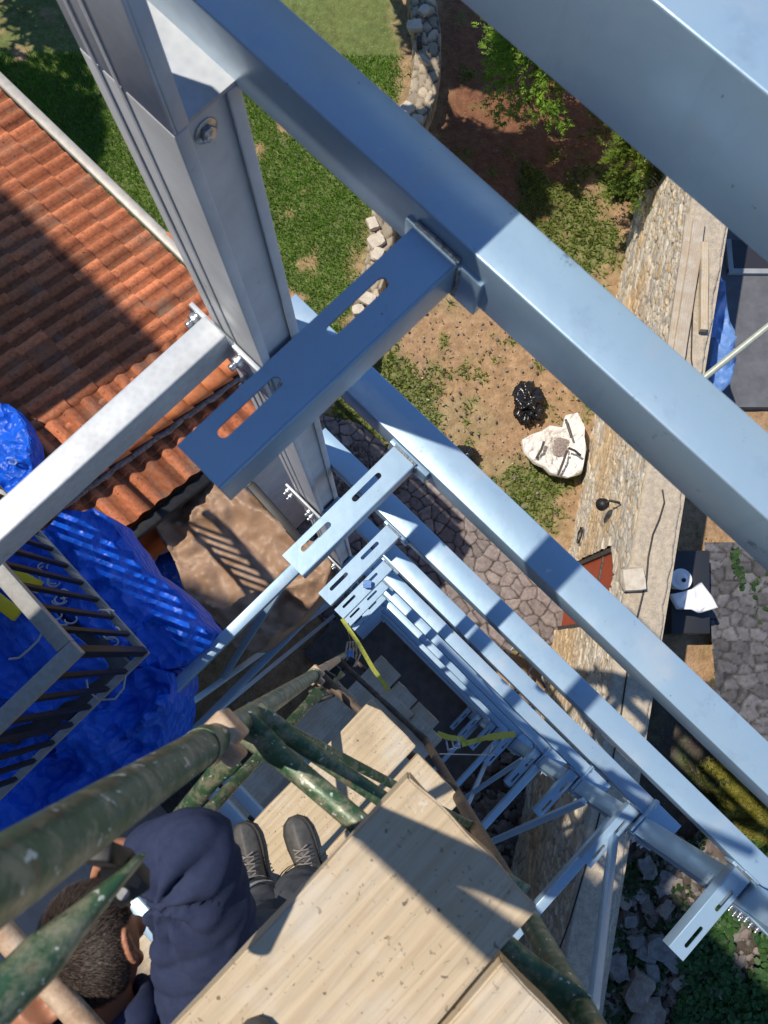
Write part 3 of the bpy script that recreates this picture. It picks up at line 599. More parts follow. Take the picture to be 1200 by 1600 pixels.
# bucket, bags and clutter behind the wall
bu=W(1064,905,12.6); bk=thing('paint_bucket','white lidded bucket standing behind the stone wall','bucket',(bu.x,bu.y,bu.z-.3))
mb=MB(); mb.tube([bu-Vector((0,0,.3)),bu],[.14,.165],24); mb.build('bucket_body',WHITEP,bk,smooth=True)
mb=MB(); mb.tube([bu,bu+Vector((0,0,.02))],.175,24); mb.tube([bu+Vector((0,0,.02)),bu+Vector((0,0,.03))],[.11,.10],24); mb.build('lid',WHITEP,bk,smooth=True)
mb=MB(); mb.tube([bu+Vector((.03,-.02,.03)),bu+Vector((.03,-.02,.05))],.035,12); mb.build('cap',BLACKM,bk,smooth=True)
mb=MB(); mb.boxab(0,.1,0,.1,0,.1); mb.bm.free()
mb=MB(); t0=W(1040,860,12.95); t1=W(1110,990,12.95); mb.hexa([Vector((t0.x,t1.y,t0.z-.9)),Vector((t1.x,t1.y,t0.z-.9)),Vector((t1.x+.1,t0.y,t0.z-.9)),Vector((t0.x+.1,t0.y,t0.z-.9)),Vector((t0.x,t1.y,t0.z)),Vector((t1.x,t1.y,t0.z)),Vector((t1.x+.1,t0.y,t0.z)),Vector((t0.x+.1,t0.y,t0.z))]); o=mb.build('work_bench',DARKV,bevel=.02); tag(o,'dark low bench behind the wall carrying the white bucket','bench')
# ---------------------------------------------------------------- cloth sheets
def cloth(name,poly,Hf,m,label,cat,res=.05,amp=.06,fold=2.2,ang=0,seed=1,skirt=.25,extra=None,parent=None,crisp=1.4,kind=None):
    pp=[Vector(p) for p in poly]; n=len(pp)
    # densify the outline in pixels
    out=[]
    for i in range(n):
        a,b=pp[i],pp[(i+1)%n]; k=max(1,int((b-a).length/14))
        for j in range(k): 
            q=a.lerp(b,j/k); s=noise.noise(Vector((q.x*.05,q.y*.05,seed)))*5; out.append(Vector((q.x+s,q.y+noise.noise(Vector((q.y*.05,q.x*.05,seed+9)))*5)))
    xs=[p.x for p in out]; ys=[p.y for p in out]; Hm=Hf(sum(xs)/len(xs),sum(ys)/len(ys)); st=res*F/Hm
    X,Y=np.meshgrid(np.arange(min(xs),max(xs),st),np.arange(min(ys),max(ys),st)); X=X+rng.uniform(-.2,.2,X.shape)*st; Y=Y+rng.uniform(-.2,.2,X.shape)*st
    pl=[(p.x,p.y) for p in out]; k=inpoly(X,Y,pl)&(pdist(X,Y,pl)>st*.5); X=X[k];Y=Y[k]
    vs=out+[Vector((x,y)) for x,y in zip(X,Y)]; nb=len(out)
    ov,oe,of,*_=delaunay_2d_cdt(vs,[(i,(i+1)%nb) for i in range(nb)],[],1,1e-5)
    wv=np.array([W(v.x,v.y,Hf(v.x,v.y)) for v in ov]); px=np.array([(v.x,v.y) for v in ov])
    ca,sa=math.cos(ang),math.sin(ang); u=wv[:,0]*ca+wv[:,1]*sa; v=-wv[:,0]*sa+wv[:,1]*ca
    wu=fbm(u,v,1.1,seed+3)*1.6
    def ridge(x,y,s,sd): return 1-np.abs(2*fbm(x,y,s,sd,3)-1)*2.6
    z=amp*(ridge(u*.45+wu*.3,v*1.0+wu,fold,seed)**2*np.sign(ridge(u*.45,v,fold,seed)+2)) +amp*.5*np.abs(ridge(u+wu*.2,v*.5,fold*crisp,seed+5))+amp*1.2*(fbm(u,v,.7,seed+8)-.5)+amp*.18*ridge(u,v,fold*4,seed+6)
    z=z-amp*.6
    wv[:,2]+=z
    if extra is not None: wv[:,2]+=extra(px[:,0],px[:,1])
    V=wv.tolist(); FF=[list(f) for f in of]
    # skirt: the hem hangs down
    cnt=set(); 
    for f in FF:
        for i in range(3): cnt.add((f[i],f[(i+1)%3]))
    hem={}
    for (i,j) in list(cnt):
        if (j,i) not in cnt:
            for q in (i,j):
                if q not in hem:
                    hem[q]=len(V); p=Vector(V[q]); V.append((p.x,p.y,p.z-skirt))
            FF.append([j,i,hem[i],hem[j]])
    o=pym(name,V,FF,m,parent,smooth=True); 
    return tag(o,label,cat,kind=kind)
# garden things
def lump_bag(name,c,rx,ry,h,m,label,cat,seed,knot=True,am=.16):
    bm=bmesh.new(); bmesh.ops.create_icosphere(bm,subdivisions=5,radius=1)
    for v in bm.verts:
        p=v.co.copy(); r=1+am*.9*(.6-abs(noise.noise(p*1.5+Vector((seed,0,0))))*2.6)+am*.8*(.5-abs(noise.noise(p*2.9+Vector((0,seed,0))))*2.4)+am*.3*(.5-abs(noise.noise(p*6+Vector((2,seed,0))))*2)
        if knot and p.z>.8: r+=.25*(p.z-.8)*3
        q=p*r; v.co=Vector((q.x*rx,q.y*ry,max(q.z,-.55)*h))
    me=bpy.data.meshes.new(name); bm.to_mesh(me); bm.free(); me.polygons.foreach_set('use_smooth',[True]*len(me.polygons))
    o=link(name,me,m); o.location=(c.x,c.y,h*.5); return tag(o,label,cat)
c=W(826,628,13.8); lump_bag('rubbish_bag',c,.26,.36,.24,BIN,'crumpled black rubbish bag beside the white sack on bare soil','rubbish bag',3,am=.36)
c=W(722,712,13.85); lump_bag('rubbish_bag',c,.30,.19,.20,BIN,'small black rubbish bag lying half behind the long steel beam','rubbish bag',8,am=.2)
sk=cloth('builders_sack',[(885,648),(905,643),(913,665),(918,700),(910,738),(890,746),(862,740),(835,722),(820,705),(816,690),(830,678),(850,675),(862,665),(880,668)],lambda x,y:13.55,BAGW,'big open white woven sack of rubble lying on the grass by the wall','sack',res=.022,amp=.08,fold=4.5,ang=1.2,seed=12,skirt=.15,crisp=2.2,extra=lambda x,y:-.22*np.exp(-((x-878)**2+(y-698)**2)/700.)+.06*np.exp(-((x-835)**2+(y-700)**2)/900.))
mb=MB()
for pts in ([(838,716),(846,702),(850,690)],[(884,655),(888,668),(893,684)],[(872,742),(880,722),(886,704)],[(908,712),(898,704),(888,700)]):
    q=[W(x,y,13.42) for x,y in pts]
    mb=MB(); mb.tube(q,.022,6); mb.build('sack_strap',CABLE,sk,smooth=True)
c=W(882,692,13.75); o=irregular(c,(.38,.5,.12),3,MORTAR,'rubble_fill',rough=.3); tag(o,'grey rubble filling the opened mouth of the white sack','rubble')
# garden edging wall, upper middle
EH=13.55
def edging(px,label,seed,wd_=.5,hh=.45):
    t=thing('edging_wall',label,'garden wall',tuple(W(*px[len(px)//2],GH)))
    cs=[W(x,y,EH) for x,y in px]; 
    V=[];FF=[];C_=[]; dist=[0]
    for i in range(1,len(cs)): dist.append(dist[-1]+(cs[i]-cs[i-1]).length)
    us=np.arange(0,dist[-1],.03); nv=26
    for u in us:
        i=max(0,min(len(cs)-2,int(np.searchsorted(dist,u))-1)); f=(u-dist[i])/(dist[i+1]-dist[i]); c=cs[i].lerp(cs[i+1],f); d=(cs[i+1]-cs[i]).normalized(); s=Vector((-d.y,d.x,0))
        for k in range(nv):
            t_=k/(nv-1)*2-1
            if abs(t_)>.72: off=math.copysign(wd_/2+ (abs(t_)-.72)*.05,t_); zz_=EH+ (abs(t_)-.72)/.28*hh
            else: off=t_/.72*wd_/2; zz_=EH
            e,h=cells(np.array([u]),np.array([off*1.0+zz_*.8]),.28,.16,seed,.9); e=e[0];h=h[0]; s_=min(1,max(0,(e-.02)/.12))
            p=c+s*off; nz=noise.noise(Vector((u*4,off*4,seed)))*.03
            V.append((p.x+s.x*(.03*s_)*t_,p.y+s.y*(.03*s_)*t_,ZC-zz_+.05*s_+nz+h*.03)); q=np.array([.46,.39,.29])*(.6+.6*h)*(.35+.65*s_); C_.append(q)
    n=len(us); 
    for i in range(n-1):
        for k in range(nv-1): a=i*nv+k; FF.append([a,a+1,a+nv+1,a+nv])
    pym('stone_course',V,FF,STONE,t,smooth=True,cols=np.array(C_)); return t
edging([(655,-60),(660,0),(668,50),(668,100),(660,150),(645,190),(632,225),(618,262)],'low curved garden wall of pale stone between lawn and dark soil',21)
edging([(600,330),(596,370),(590,410),(577,450),(568,500),(556,560)],'low stone edging seen through the slots of the highest bracket',22,.42)
bl=[(648,45,.26,PALEST,'white cube stone on the curved garden wall, farthest of the loose stones'),(635,175,.28,PALEST,'pale cube stone at the near end of the curved garden wall'),(655,70,.22,BARK,'brown bark piece on the curved garden wall'),(663,98,.24,WOODG,'split log lying across the curved garden wall'),(652,190,.2,PALEST,'small pale stone beside the near end of the curved wall'),(588,380,.28,PALEST,'upper white block in the row beside the lawn'),(590,400,.24,PALEST,'second white block in the row beside the lawn'),(582,352,.22,PALEST,'topmost pale block in the row beside the lawn'),(575,470,.26,PALEST,'pale stone seen through the upper slot of the nearest bracket'),(560,486,.2,PALEST,'small pale stone seen through the upper slot'),(662,20,.2,PALEST,'beige stone on the far end of the curved wall')]
for k,(x,y,s,m,lb) in enumerate(bl):
    c=W(x,y,EH-.05); o=irregular((c.x,c.y,ZC-EH+.10),(s*1.1,s*(.45 if m is not PALEST else .9),s*.55),k*3+1,m,'loose_log' if m is not PALEST else 'loose_stone',rough=.10,rot=k*.7+(.2)); tag(o,lb,'log' if m is not PALEST else 'stone')
# dark patch plants/rubble lower right: rocks and ivy
rocks=[(1010,1355,.34),(1040,1375,.30),(985,1440,.22),(995,1470,.26),(1035,1390,.22),(1010,1490,.30),(1030,1480,.42),(1050,1500,.3),(995,1545,.55),(1020,1520,.24),(965,1510,.35),(1060,1535,.26),(1010,1590,.5),(1040,1420,.24),(960,1480,.2),(975,1410,.2),(1120,1550,.24),(1000,1400,.2)]
adj=['pale bluish rock under the steel column','flat whitish rock beside the bluish one','small grey rock in the weeds by the brace foot','angular rock left of the rounded boulder','chalky rock above the pile','broad slab rock under the lowest big bracket','long wedge shaped rock below the bracket tip','block rock at the right of the pile','large rounded brown boulder near the brace foot','narrow pale rock next to the boulder','white veined rock left of the boulder','tan rock right of the boulder among ivy','rounded boulder at the lower edge','brownish rock at the top of the pile','small dark rock near the diagonal strut','little rock under the long strut','lone stone among the ivy leaves','small rock between column and pile']
RM1=mat('rubble_rock',(.26,.25,.24),.9,var=(.14,.13,.125),vscale=6,bump=.8,bscale=18,bdist=.03); RM2=mat('brown_rock',(.22,.16,.12),.9,var=(.30,.26,.22),vscale=8,bump=.8,bscale=20,bdist=.03)
for k,(x,y,s) in enumerate(rocks):
    c=W(x,y,GH-.1); o=irregular((c.x,c.y,.04+s*.12),(s*(.9+.4*random.random()),s*(.7+.3*random.random()),s*.6),k*5+2,RM2 if k in(8,12,13,11,15) else RM1,'rock',rough=.22,rot=random.random()*3); tag(o,adj[k],'rock',group='rocks in the rubble beyond the wall')
def stones_stuff(name,px,N,smin,smax,label,seed):
    r=np.random.default_rng(seed); pg=region(px); xs=[p[0] for p in pg]; ys=[p[1] for p in pg]; V=[];FF=[];C_=[]
    base=bmesh.new(); bmesh.ops.create_icosphere(base,subdivisions=1,radius=1); bv=[v.co.copy() for v in base.verts]; bf=[[v.index for v in f.verts] for f in base.faces]
    k=0
    while k<N:
        x=r.uniform(min(xs),max(xs)); y=r.uniform(min(ys),max(ys))
        if not inpoly(np.array([x]),np.array([y]),pg)[0]: continue
        k+=1; s=smin*(smax/smin)**r.random(); sc3=(s*r.uniform(.6,1.2),s*r.uniform(.6,1.2),s*r.uniform(.4,.7)); th=r.uniform(0,6); b=len(V); cc_=np.array([.20,.18,.165])*r.uniform(.35,1.3)*(2.2 if seed==16 else 1)+np.array([.03,.01,0])*r.random()
        for v in bv:
            q=v*(1+.35*noise.noise(v*1.7+Vector((k,k*.3,0)))); X=q.x*sc3[0];Y=q.y*sc3[1]; V.append((x+X*math.cos(th)-Y*math.sin(th),y+X*math.sin(th)+Y*math.cos(th),q.z*sc3[2]+.02)); C_.append(cc_)
        FF+=[[b+i for i in f] for f in bf]
    base.free(); o=pym(name,V,FF,STONE,cols=np.array(C_)); return tag(o,label,name.replace('_',' '),kind='stuff')
stones_stuff('rubble',[(640,1120),(860,1060),(860,1250),(900,1320),(1240,1290),(1240,1640),(900,1640),(840,1500),(700,1350)],2600,.03,.14,'dark loose rubble and stones on the ground beyond the tower',4)
stones_stuff('soil_stones',[(620,430),(900,430),(990,560),(890,860),(760,760),(620,640)],500,.008,.022,'small pale stones scattered over the bare garden soil',16)
stones_stuff('soil_clods',[(620,430),(900,430),(990,560),(890,860),(760,760),(620,640)],260,.015,.04,'brown soil clods and debris on the bare garden soil',18)
stones_stuff('gravel',[(390,745),(560,690),(640,760),(560,800),(470,820)],900,.02,.07,'dark gravel strip between lawn and paving',6)
def leafpatch(name,px,N,size,cA,cB,label,seed,hmax=.35,H0=0.0,cat='ivy',kind='stuff',parent=None):
    r=np.random.default_rng(seed); pg=region(px) if H0==0 else wp(px,GH-H0); xs=[p[0] for p in pg]; ys=[p[1] for p in pg]
    x=r.uniform(min(xs),max(xs),N*3); y=r.uniform(min(ys),max(ys),N*3); k=inpoly(x,y,pg)&(fbm(x,y,1.6,seed)+r.uniform(-.1,.1,N*3)>.45); x=x[k][:N];y=y[k][:N]; n=len(x)
    z=H0+.05+hmax*fbm(x,y,2.5,seed+1)*r.random(n)**.6; s=size*r.uniform(.5,1.3,n); th=r.uniform(0,6.28,n); nx=r.normal(0,.45,n); ny=r.normal(0,.45,n)
    off=np.array([(0,-1),(.75,-.35),(.6,.5),(0,1),(-.6,.5),(-.75,-.35)])
    v=np.zeros((n,6,3)); ux=off[None,:,0]*s[:,None]; uy=off[None,:,1]*s[:,None]
    X=ux*np.cos(th)[:,None]-uy*np.sin(th)[:,None]; Y=ux*np.sin(th)[:,None]+uy*np.cos(th)[:,None]
    v[:,:,0]=x[:,None]+X; v[:,:,1]=y[:,None]+Y; v[:,:,2]=z[:,None]+X*nx[:,None]+Y*ny[:,None]
    c=r.random(n)[:,None]; col=np.array(cA)*(1-c)+np.array(cB)*c
    o=pym(name,v.reshape(-1,3),np.arange(n*6).reshape(n,6),LEAF,parent,cols=np.repeat(col,6,0)); return tag(o,label,cat,kind=kind) if label else o
leafpatch('ivy',[(1040,1440),(1230,1380),(1260,1640),(1030,1640),(1060,1540)],2600,.055,(.03,.09,.02),(.07,.16,.04),'dark green ivy covering the ground in the lower right corner',11,.3)
leafpatch('ground_ivy',[(960,1350),(1100,1300),(1080,1420),(1000,1600),(940,1600)],900,.04,(.02,.055,.015),(.04,.09,.02),'low ivy scattered among the rubble',12,.15)
leafpatch('hedge_growth',[(1130,860),(1230,840),(1240,1040),(1190,1020),(1140,930)],900,.06,(.02,.06,.015),(.05,.10,.03),'shaded creeper by the cobbled path on the right',13,.5)
# ---------------------------------------------------------------- trees
def conifer(px,py,Htop,rad,hgt,cA,cB,label,seed,n=9000,trunk=True,name='conifer_tree',up=.0,tuft=.09,lean=(0,0)):
    c=W(px,py,Htop+hgt*.5); base=Vector((c.x,c.y,0)); top=ZC-Htop; t=thing(name,label,'tree',base)
    r=np.random.default_rng(seed)
    mb=MB(); mb.tube([base+Vector((lean[0],lean[1],0)),base+Vector((lean[0]*.8,lean[1]*.8,top*.45)),base+Vector((0,0,top*.96))],[.11,.07,.02],10)
    for k in range(26):
        z=top-hgt+hgt*r.random(); a=r.uniform(0,6.28); L_=rad*(1-(z-(top-hgt))/hgt)**.6*.9+.1; mb.tube([base+Vector((0,0,z)),base+Vector((math.cos(a)*L_*.6,math.sin(a)*L_*.6,z+.08)),base+Vector((math.cos(a)*L_,math.sin(a)*L_,z+.02))],[.025,.015,.006],6)
    mb.build('trunk',BARK,t,smooth=True)
    # sprays: each spray is a fan of small needles around a twig
    V=[];C_=[]; nb=n//14
    for k in range(nb):
        f=r.random()**.8; z=top-hgt*(1-f)*1.0; Rm=rad*(1-f)**.62*(.75+.5*fbm(np.array([f*7]),np.array([seed*1.]),1,seed)[0])+.06; a=r.uniform(0,6.28); lob=.72+.42*math.sin(a*5+f*9+seed)*math.sin(a*2.3+seed); q=Rm*lob*(.45+.55*r.random()**.35)
        p=np.array([base.x+math.cos(a)*q,base.y+math.sin(a)*q,z+r.normal(0,.05)]); d=np.array([math.cos(a),math.sin(a),.25+up+r.normal(0,.25)]); d/=np.linalg.norm(d); cc_=r.random()**1.2
        side=np.cross(d,[0,0,1.]); side/=np.linalg.norm(side); upv=np.cross(side,d)
        for j in range(14):
            tt=r.random(); o_=p+d*tuft*2.2*(tt-.3); sgn=1 if r.random()>.5 else -1; dd=d*.8+side*sgn*r.uniform(.4,1.1)+upv*r.normal(0,.35); dd/=np.linalg.norm(dd); L_=tuft*r.uniform(.5,1.1)*(1.2-tt*.6); wv_=np.cross(dd,upv)*.16*L_+upv*.03*L_
            V+=[o_-wv_,o_+wv_,o_+dd*L_]; k_=cc_*.7+.3*r.random(); col=np.array(cA)*(1-k_)+np.array(cB)*k_; C_+=[col,col,col]
    V=np.array(V); pym('crown',V,np.arange(len(V)).reshape(-1,3),LEAF,t,cols=np.array(C_)); return t
conifer(872,10,9.6,1.45,3.0,(.09,.20,.02),(.36,.56,.07),'bright green conifer partly hidden by the topmost steel beam',2,90000,lean=(2.6,1.6))
conifer(1030,195,10.2,.75,2.4,(.06,.12,.015),(.24,.32,.04),'smaller green conifer just beyond the topmost beam edge',6,34000,lean=(1.6,1.2))
conifer(1178,1262,12.0,.62,1.6,(.12,.13,.02),(.38,.33,.06),'yellow green conifer in the lower right beyond the wall',9,30000,tuft=.11)
conifer(1215,1310,12.4,.5,1.4,(.05,.13,.02),(.14,.28,.05),'green shrub tree at the right edge below the yellow one',10,9000,tuft=.08)
conifer(1120,1240,12.9,.45,1.0,(.03,.05,.012),(.09,.10,.03),'dull brown green conifer in shade beside the yellow one',15,7000,tuft=.09)
leafpatch('bushes',[(985,275),(1010,285),(985,345),(965,330),(950,300)],500,.05,(.05,.10,.02),(.12,.2,.04),'dark weeds at the foot of the stone wall',19,.3,cat='weeds')
# tall trees outside the view that throw the shade over lawn and soil
def shade_tree(x,y,h,r_,seed,label,dy=0):
    t=thing('tall_tree',label,'tree',(x,y,0)); mb=MB(); mb.tube([Vector((x,y,0)),Vector((x,y,h*.35)),Vector((x,y+dy,h*.8))],[.2,.12,.05],10); mb.build('trunk',BARK,t,smooth=True)
    r=np.random.default_rng(seed); n=7000 if seed<3 else 3500; p=r.normal(0,1,(n,3)); p/=np.linalg.norm(p,axis=1)[:,None]; rr=r.random(n)**.33*(.75+.5*vnoise(p[:,0]*3+9,p[:,1]*3+p[:,2]*2+9,seed)); p=p*rr[:,None]*np.array([r_,r_,h*.22])+np.array([x,y+dy,h*.80]); s=.14
    v=p[:,None,:]+r.normal(0,s,(n,3,3)); c=r.random(n)[:,None]; col=np.array([.03,.08,.015])*(1-c)+np.array([.08,.16,.03])*c
    pym('crown',v.reshape(-1,3),np.arange(n*3).reshape(n,3),LEAF,t,cols=np.repeat(col,3,0))
shade_tree(-1.0,14.2,8.6,1.0,1,'tall leafy tree outside the view shading the soil',-3.6)
shade_tree(-1.0,15.8,8.8,1.1,2,'second leafy tree outside the view beyond the lawn',-2.0)
shade_tree(-10.2,11.5,8.0,1.7,3,'leafy tree outside the view shading the far lawn corner')
shade_tree(-8.6,14.6,7.5,1.8,4,'leafy tree outside the view beyond the far lawn corner')
# ================================================================ TILED HOUSE
TH=8.0   # eave depth
house=thing('house','low house with weathered orange clay tile roof and zinc gutter','house',tuple(P(-5,-.5,GH)))
eb=AB(310,440,TH)[1]; ea0=-9.8
va=AB(380,562,7.9)[0]           # verge
SL=.30
def Hroof(b): return TH-SL*(eb-b)
def tiles(a0,a1,bt,b1,name,pitch,row,parent,orient,Hfn,seed,dark=None):
    """orient 0: barrels run along B (eave at b1); 1: barrels run along A"""
    nu=int(round((a1-a0)/pitch)); U=np.linspace(a0,a1,nu*12+1); rows=int((b1-bt)/row)+1; V=[];
    vs=[]; st=[]
    for k in range(rows+1):
        base=b1-k*row
        vs+= [base+.0, base-row*.5, base-row+.004]; st+= [(k,0.),(k,.5),(k,1.)]
    vs=np.array(vs); UU,VV=np.meshgrid(U,vs); kk=np.array([s[0] for s in st])[:,None]; fr=np.array([s[1] for s in st])[:,None]
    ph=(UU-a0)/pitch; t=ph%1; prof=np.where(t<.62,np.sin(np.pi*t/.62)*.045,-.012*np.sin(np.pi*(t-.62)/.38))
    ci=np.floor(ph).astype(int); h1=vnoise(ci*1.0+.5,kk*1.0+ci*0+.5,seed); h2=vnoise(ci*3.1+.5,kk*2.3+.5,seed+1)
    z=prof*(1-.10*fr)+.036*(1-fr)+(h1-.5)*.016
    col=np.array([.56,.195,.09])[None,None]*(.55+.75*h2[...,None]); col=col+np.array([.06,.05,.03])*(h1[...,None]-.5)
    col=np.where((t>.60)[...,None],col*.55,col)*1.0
    UU=UU+(h1-.5)*.018
    if orient==0: pos=np.array([[P(u,v,Hfn(u,v)) for u,v in zip(r1,r2)] for r1,r2 in zip(UU,VV)])
    else: pos=np.array([[P(v,u,Hfn(v,u)) for u,v in zip(r1,r2)] for r1,r2 in zip(UU,VV)])
    pos[...,2]+=z; a,b=UU.shape; ids=np.arange(a*b).reshape(a,b); f=np.stack([ids[:-1,:-1],ids[:-1,1:],ids[1:,1:],ids[1:,:-1]],-1).reshape(-1,4)
    return pym(name,pos.reshape(-1,3),f,TILE,parent,smooth=False,cols=col.reshape(-1,3))
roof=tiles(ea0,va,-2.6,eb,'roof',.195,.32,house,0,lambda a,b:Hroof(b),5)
mb=MB(); 
mb.bar(P(ea0,eb+.10,TH+.05),P(va+.05,eb+.10,TH+.05),.13,.09); mb.build('gutter',GUTTER,house,bevel=.02)
mb=MB(); mb.bar(P(-4.95,eb+.155,TH+.01),P(-4.75,eb+.155,TH+.01),.03,.03); mb.build('gutter_bracket',RIDGE,house)
# house walls under the eaves
mb=MB(); mb.boxab(ea0,va-.05,-2.5,eb-.15,TH+.25,GH+.2); mb.build('wall',WHITEW,house)
# ridge caps along the verge
segs=12; bs=np.linspace(-1.6,eb-.02,segs+1)
for k in range(segs):
    mb=MB(); b0_,b1_=bs[k]-.03,bs[k+1]; p0=P(va+.02,b0_,Hroof(b0_)-.10); p1=P(va+.02,b1_,Hroof(b1_)-.07); pts=[];
    for (p,rr) in ((p0,.10),(p1,.115)):
        ring=[mb.bm.verts.new(p+AV*(math.cos(t)*rr)+Vector((0,0,math.sin(t)*rr*.75))) for t in np.linspace(-.2,math.pi+.2,12)]; pts.append(ring)
    for i in range(11): mb.bm.faces.new([pts[0][i],pts[0][i+1],pts[1][i+1],pts[1][i]])
    o=mb.build('ridge_tile',RIDGE,house,smooth=True); md=o.modifiers.new('s','SOLIDIFY'); md.thickness=.014
mb=MB(); pts=[P(va+.13+.02*noise.noise(Vector((b*5,0,0))),b,Hroof(b)+.02+.015*noise.noise(Vector((b*9,3,0)))) for b in np.arange(-1.6,eb,.05)]
mb.tube(pts,[.035+.02*noise.noise(Vector((i*.7,7,1))) for i in range(len(pts))],8); mb.build('mortar_line',MORTAR,house,smooth=True)
ve=va+.60
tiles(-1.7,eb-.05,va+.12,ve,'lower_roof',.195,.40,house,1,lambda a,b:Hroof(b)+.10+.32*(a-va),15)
gH=lambda b:Hroof(b)+.10+.32*.60+.08
mb=MB(); mb.bar(P(ve+.07,-1.75,gH(-1.7)),P(ve+.07,.25,gH(.25)),.13,.09); mb.build('dark_gutter',BLACKM,house,bevel=.015)
mb=MB(); mb.boxab(ve-.30,ve-.06,-2.5,.9,8.3,9.25); mb.build('orange_wall',ORANGEW,house)
mb=MB(); mb.boxab(ve-.28,ve-.0,-2.5,.9,9.252,GH); mb.build('white_wall',WHITEW,house)
o=None
# dark frame of the yard shelter and the brown sheet
sh_=thing('shelter_frame','black metal frame bar carrying the brown plastic sheet','frame',tuple(W(430,800,GH)))
mb=MB(); mb.bar(W(392,758,8.0),W(472,848,8.0),.10,.09); mb.build('rail',BLACKM,sh_,bevel=.01)
for (x,y) in ((392,758),(472,848)):
    q=W(x,y,8.05); mb=MB(); mb.bar(q,Vector((q.x,q.y,0)),.08,.08,up=AV); mb.build('post',BLACKM,sh_,bevel=.006)
cloth('brown_sheet',[(225,795),(245,760),(300,738),(345,735),(392,770),(430,810),(470,838),(500,850),(520,885),(505,925),(470,965),(430,1000),(400,1020),(365,1010),(345,975),(320,960),(290,925),(275,880),(260,850)],lambda x,y:8.1,BROWN,'crumpled brown plastic sheet draped over building material','plastic sheet',res=.03,amp=.17,fold=.9,ang=1.0,crisp=2.2,seed=31,skirt=.8)
cloth('tarpaulin',[(268,860),(300,900),(330,955),(345,990),(300,960),(262,915),(235,890),(245,868)],lambda x,y:8.5,BLUE,'small dark fold of blue tarpaulin under the brown sheet','tarpaulin',res=.05,amp=.12,seed=37)
# ================================================================ BLUE TARPAULINS, BALCONY RAILING
BH=4.0
def Ht(x,y): return 5.45+max(0,min(1,(x-120)/200.))*.45
cloth('tarpaulin',[(105,800),(150,800),(175,812),(205,855),(228,890),(262,915),(300,945),(342,990),(330,1012),(300,1035),(268,1048),(222,1042),(160,1000),(60,940),(-60,880),(-60,860),(40,850)],Ht,BLUE,'bright blue tarpaulin heaped outside the balcony railing','tarpaulin',res=.035,amp=.15,fold=1.0,ang=-.4,seed=43,skirt=.5,crisp=2.6,extra=lambda x,y:.16*np.exp(-((x-300)**2+(y-985)**2)/2600.)+.10*np.exp(-((x-190)**2+(y-900)**2)/2500.))
cloth('tarpaulin',[(225,1040),(262,1052),(265,1100),(255,1150),(238,1190),(180,1230),(120,1265),(40,1300),(-80,1330),(-80,1140),(20,1120),(120,1080),(180,1050)],lambda x,y:5.62,BLUE,'dark blue tarpaulin hanging in long folds below the railing corner','tarpaulin',res=.035,amp=.28,fold=1.0,ang=.9,seed=47,skirt=.9,crisp=1.6)
cloth('tarpaulin',[(-60,870),(20,900),(60,930),(110,990),(165,1040),(120,1085),(40,1130),(-60,1160)],lambda x,y:5.30,BLUE,'blue tarpaulin spread over the balcony floor inside the railing','tarpaulin',res=.035,amp=.09,fold=1.7,ang=.3,seed=53,skirt=.05)
cloth('tarpaulin',[(-50,620),(10,632),(35,655),(52,690),(50,730),(40,770),(-50,800)],lambda x,y:6.9,BLUE,'blue tarpaulin with an eyelet lying over the roof tiles at the left edge','tarpaulin',res=.035,amp=.12,fold=1.8,ang=.3,seed=57,skirt=.3)
mb=MB(); c=W(22,722,6.78); mb.tube([c+Vector((math.cos(t)*.022,math.sin(t)*.022,.0)) for t in np.linspace(0,6.283,13)],.008,6,cap=False); o=mb.build('eyelet',ZINC,smooth=True); tag(o,'round metal eyelet in the corner of the roof tarpaulin','eyelet')
mb=MB(); c0=W(-60,880,3.4); pts=[W(-160,760,5.54),W(40,870,5.54),W(200,1035,5.54),W(60,1170,5.54),W(-160,1300,5.54)]
v0=[mb.bm.verts.new(p) for p in pts]; v1=[mb.bm.verts.new(p-Vector((0,0,.2))) for p in pts]
for i in range(5): mb.bm.faces.new([v0[i],v0[(i+1)%5],v1[(i+1)%5],v1[i]])
mb.bm.faces.new(v0[::-1]); mb.bm.faces.new(v1); o=mb.build('balcony_floor',BALCF); tag(o,'dark concrete balcony floor slab under the tarpaulin','balcony')
rl=thing('railing','grey steel balcony railing corner with black square balusters','railing',tuple(W(113,1020,5.4)))
cA=W(112,1020,BH); d1=(W(0,893,BH)-cA).normalized(); d2=(W(0,1128,BH)-cA).normalized(); Zv=Vector((0,0,1))
mb=MB(); 
def railseg(c,d,L_,w_,h_,name,m):
    mb=MB(); s=d.cross(Zv).normalized(); mb.bar(c,c+d*L_,w_,h_); return mb.build(name,m,rl,bevel=.003)
railseg(cA+d1*.045,d1,2.9,.085,.06,'top_rail',RAILG); railseg(cA-d2*.0425,d2,2.9,.085,.06,'top_rail',RAILG)
cB=cA-Zv*1.27
railseg(cB+d1*.02,d1,2.9,.05,.04,'bottom_rail',RAILG); railseg(cB-d2*.02,d2,2.9,.05,.04,'bottom_rail',RAILG)
for d,k0 in ((d1,0),(d2,1)):
    for k in range(k0,17):
        q=cA+d*(.01+.16*k); mb=MB(); mb.bar(q-Zv*.034,q-Zv*1.25,.029 if k else .05,.029 if k else .05,up=d); mb.build('baluster',BLACKM,rl,bevel=.002)
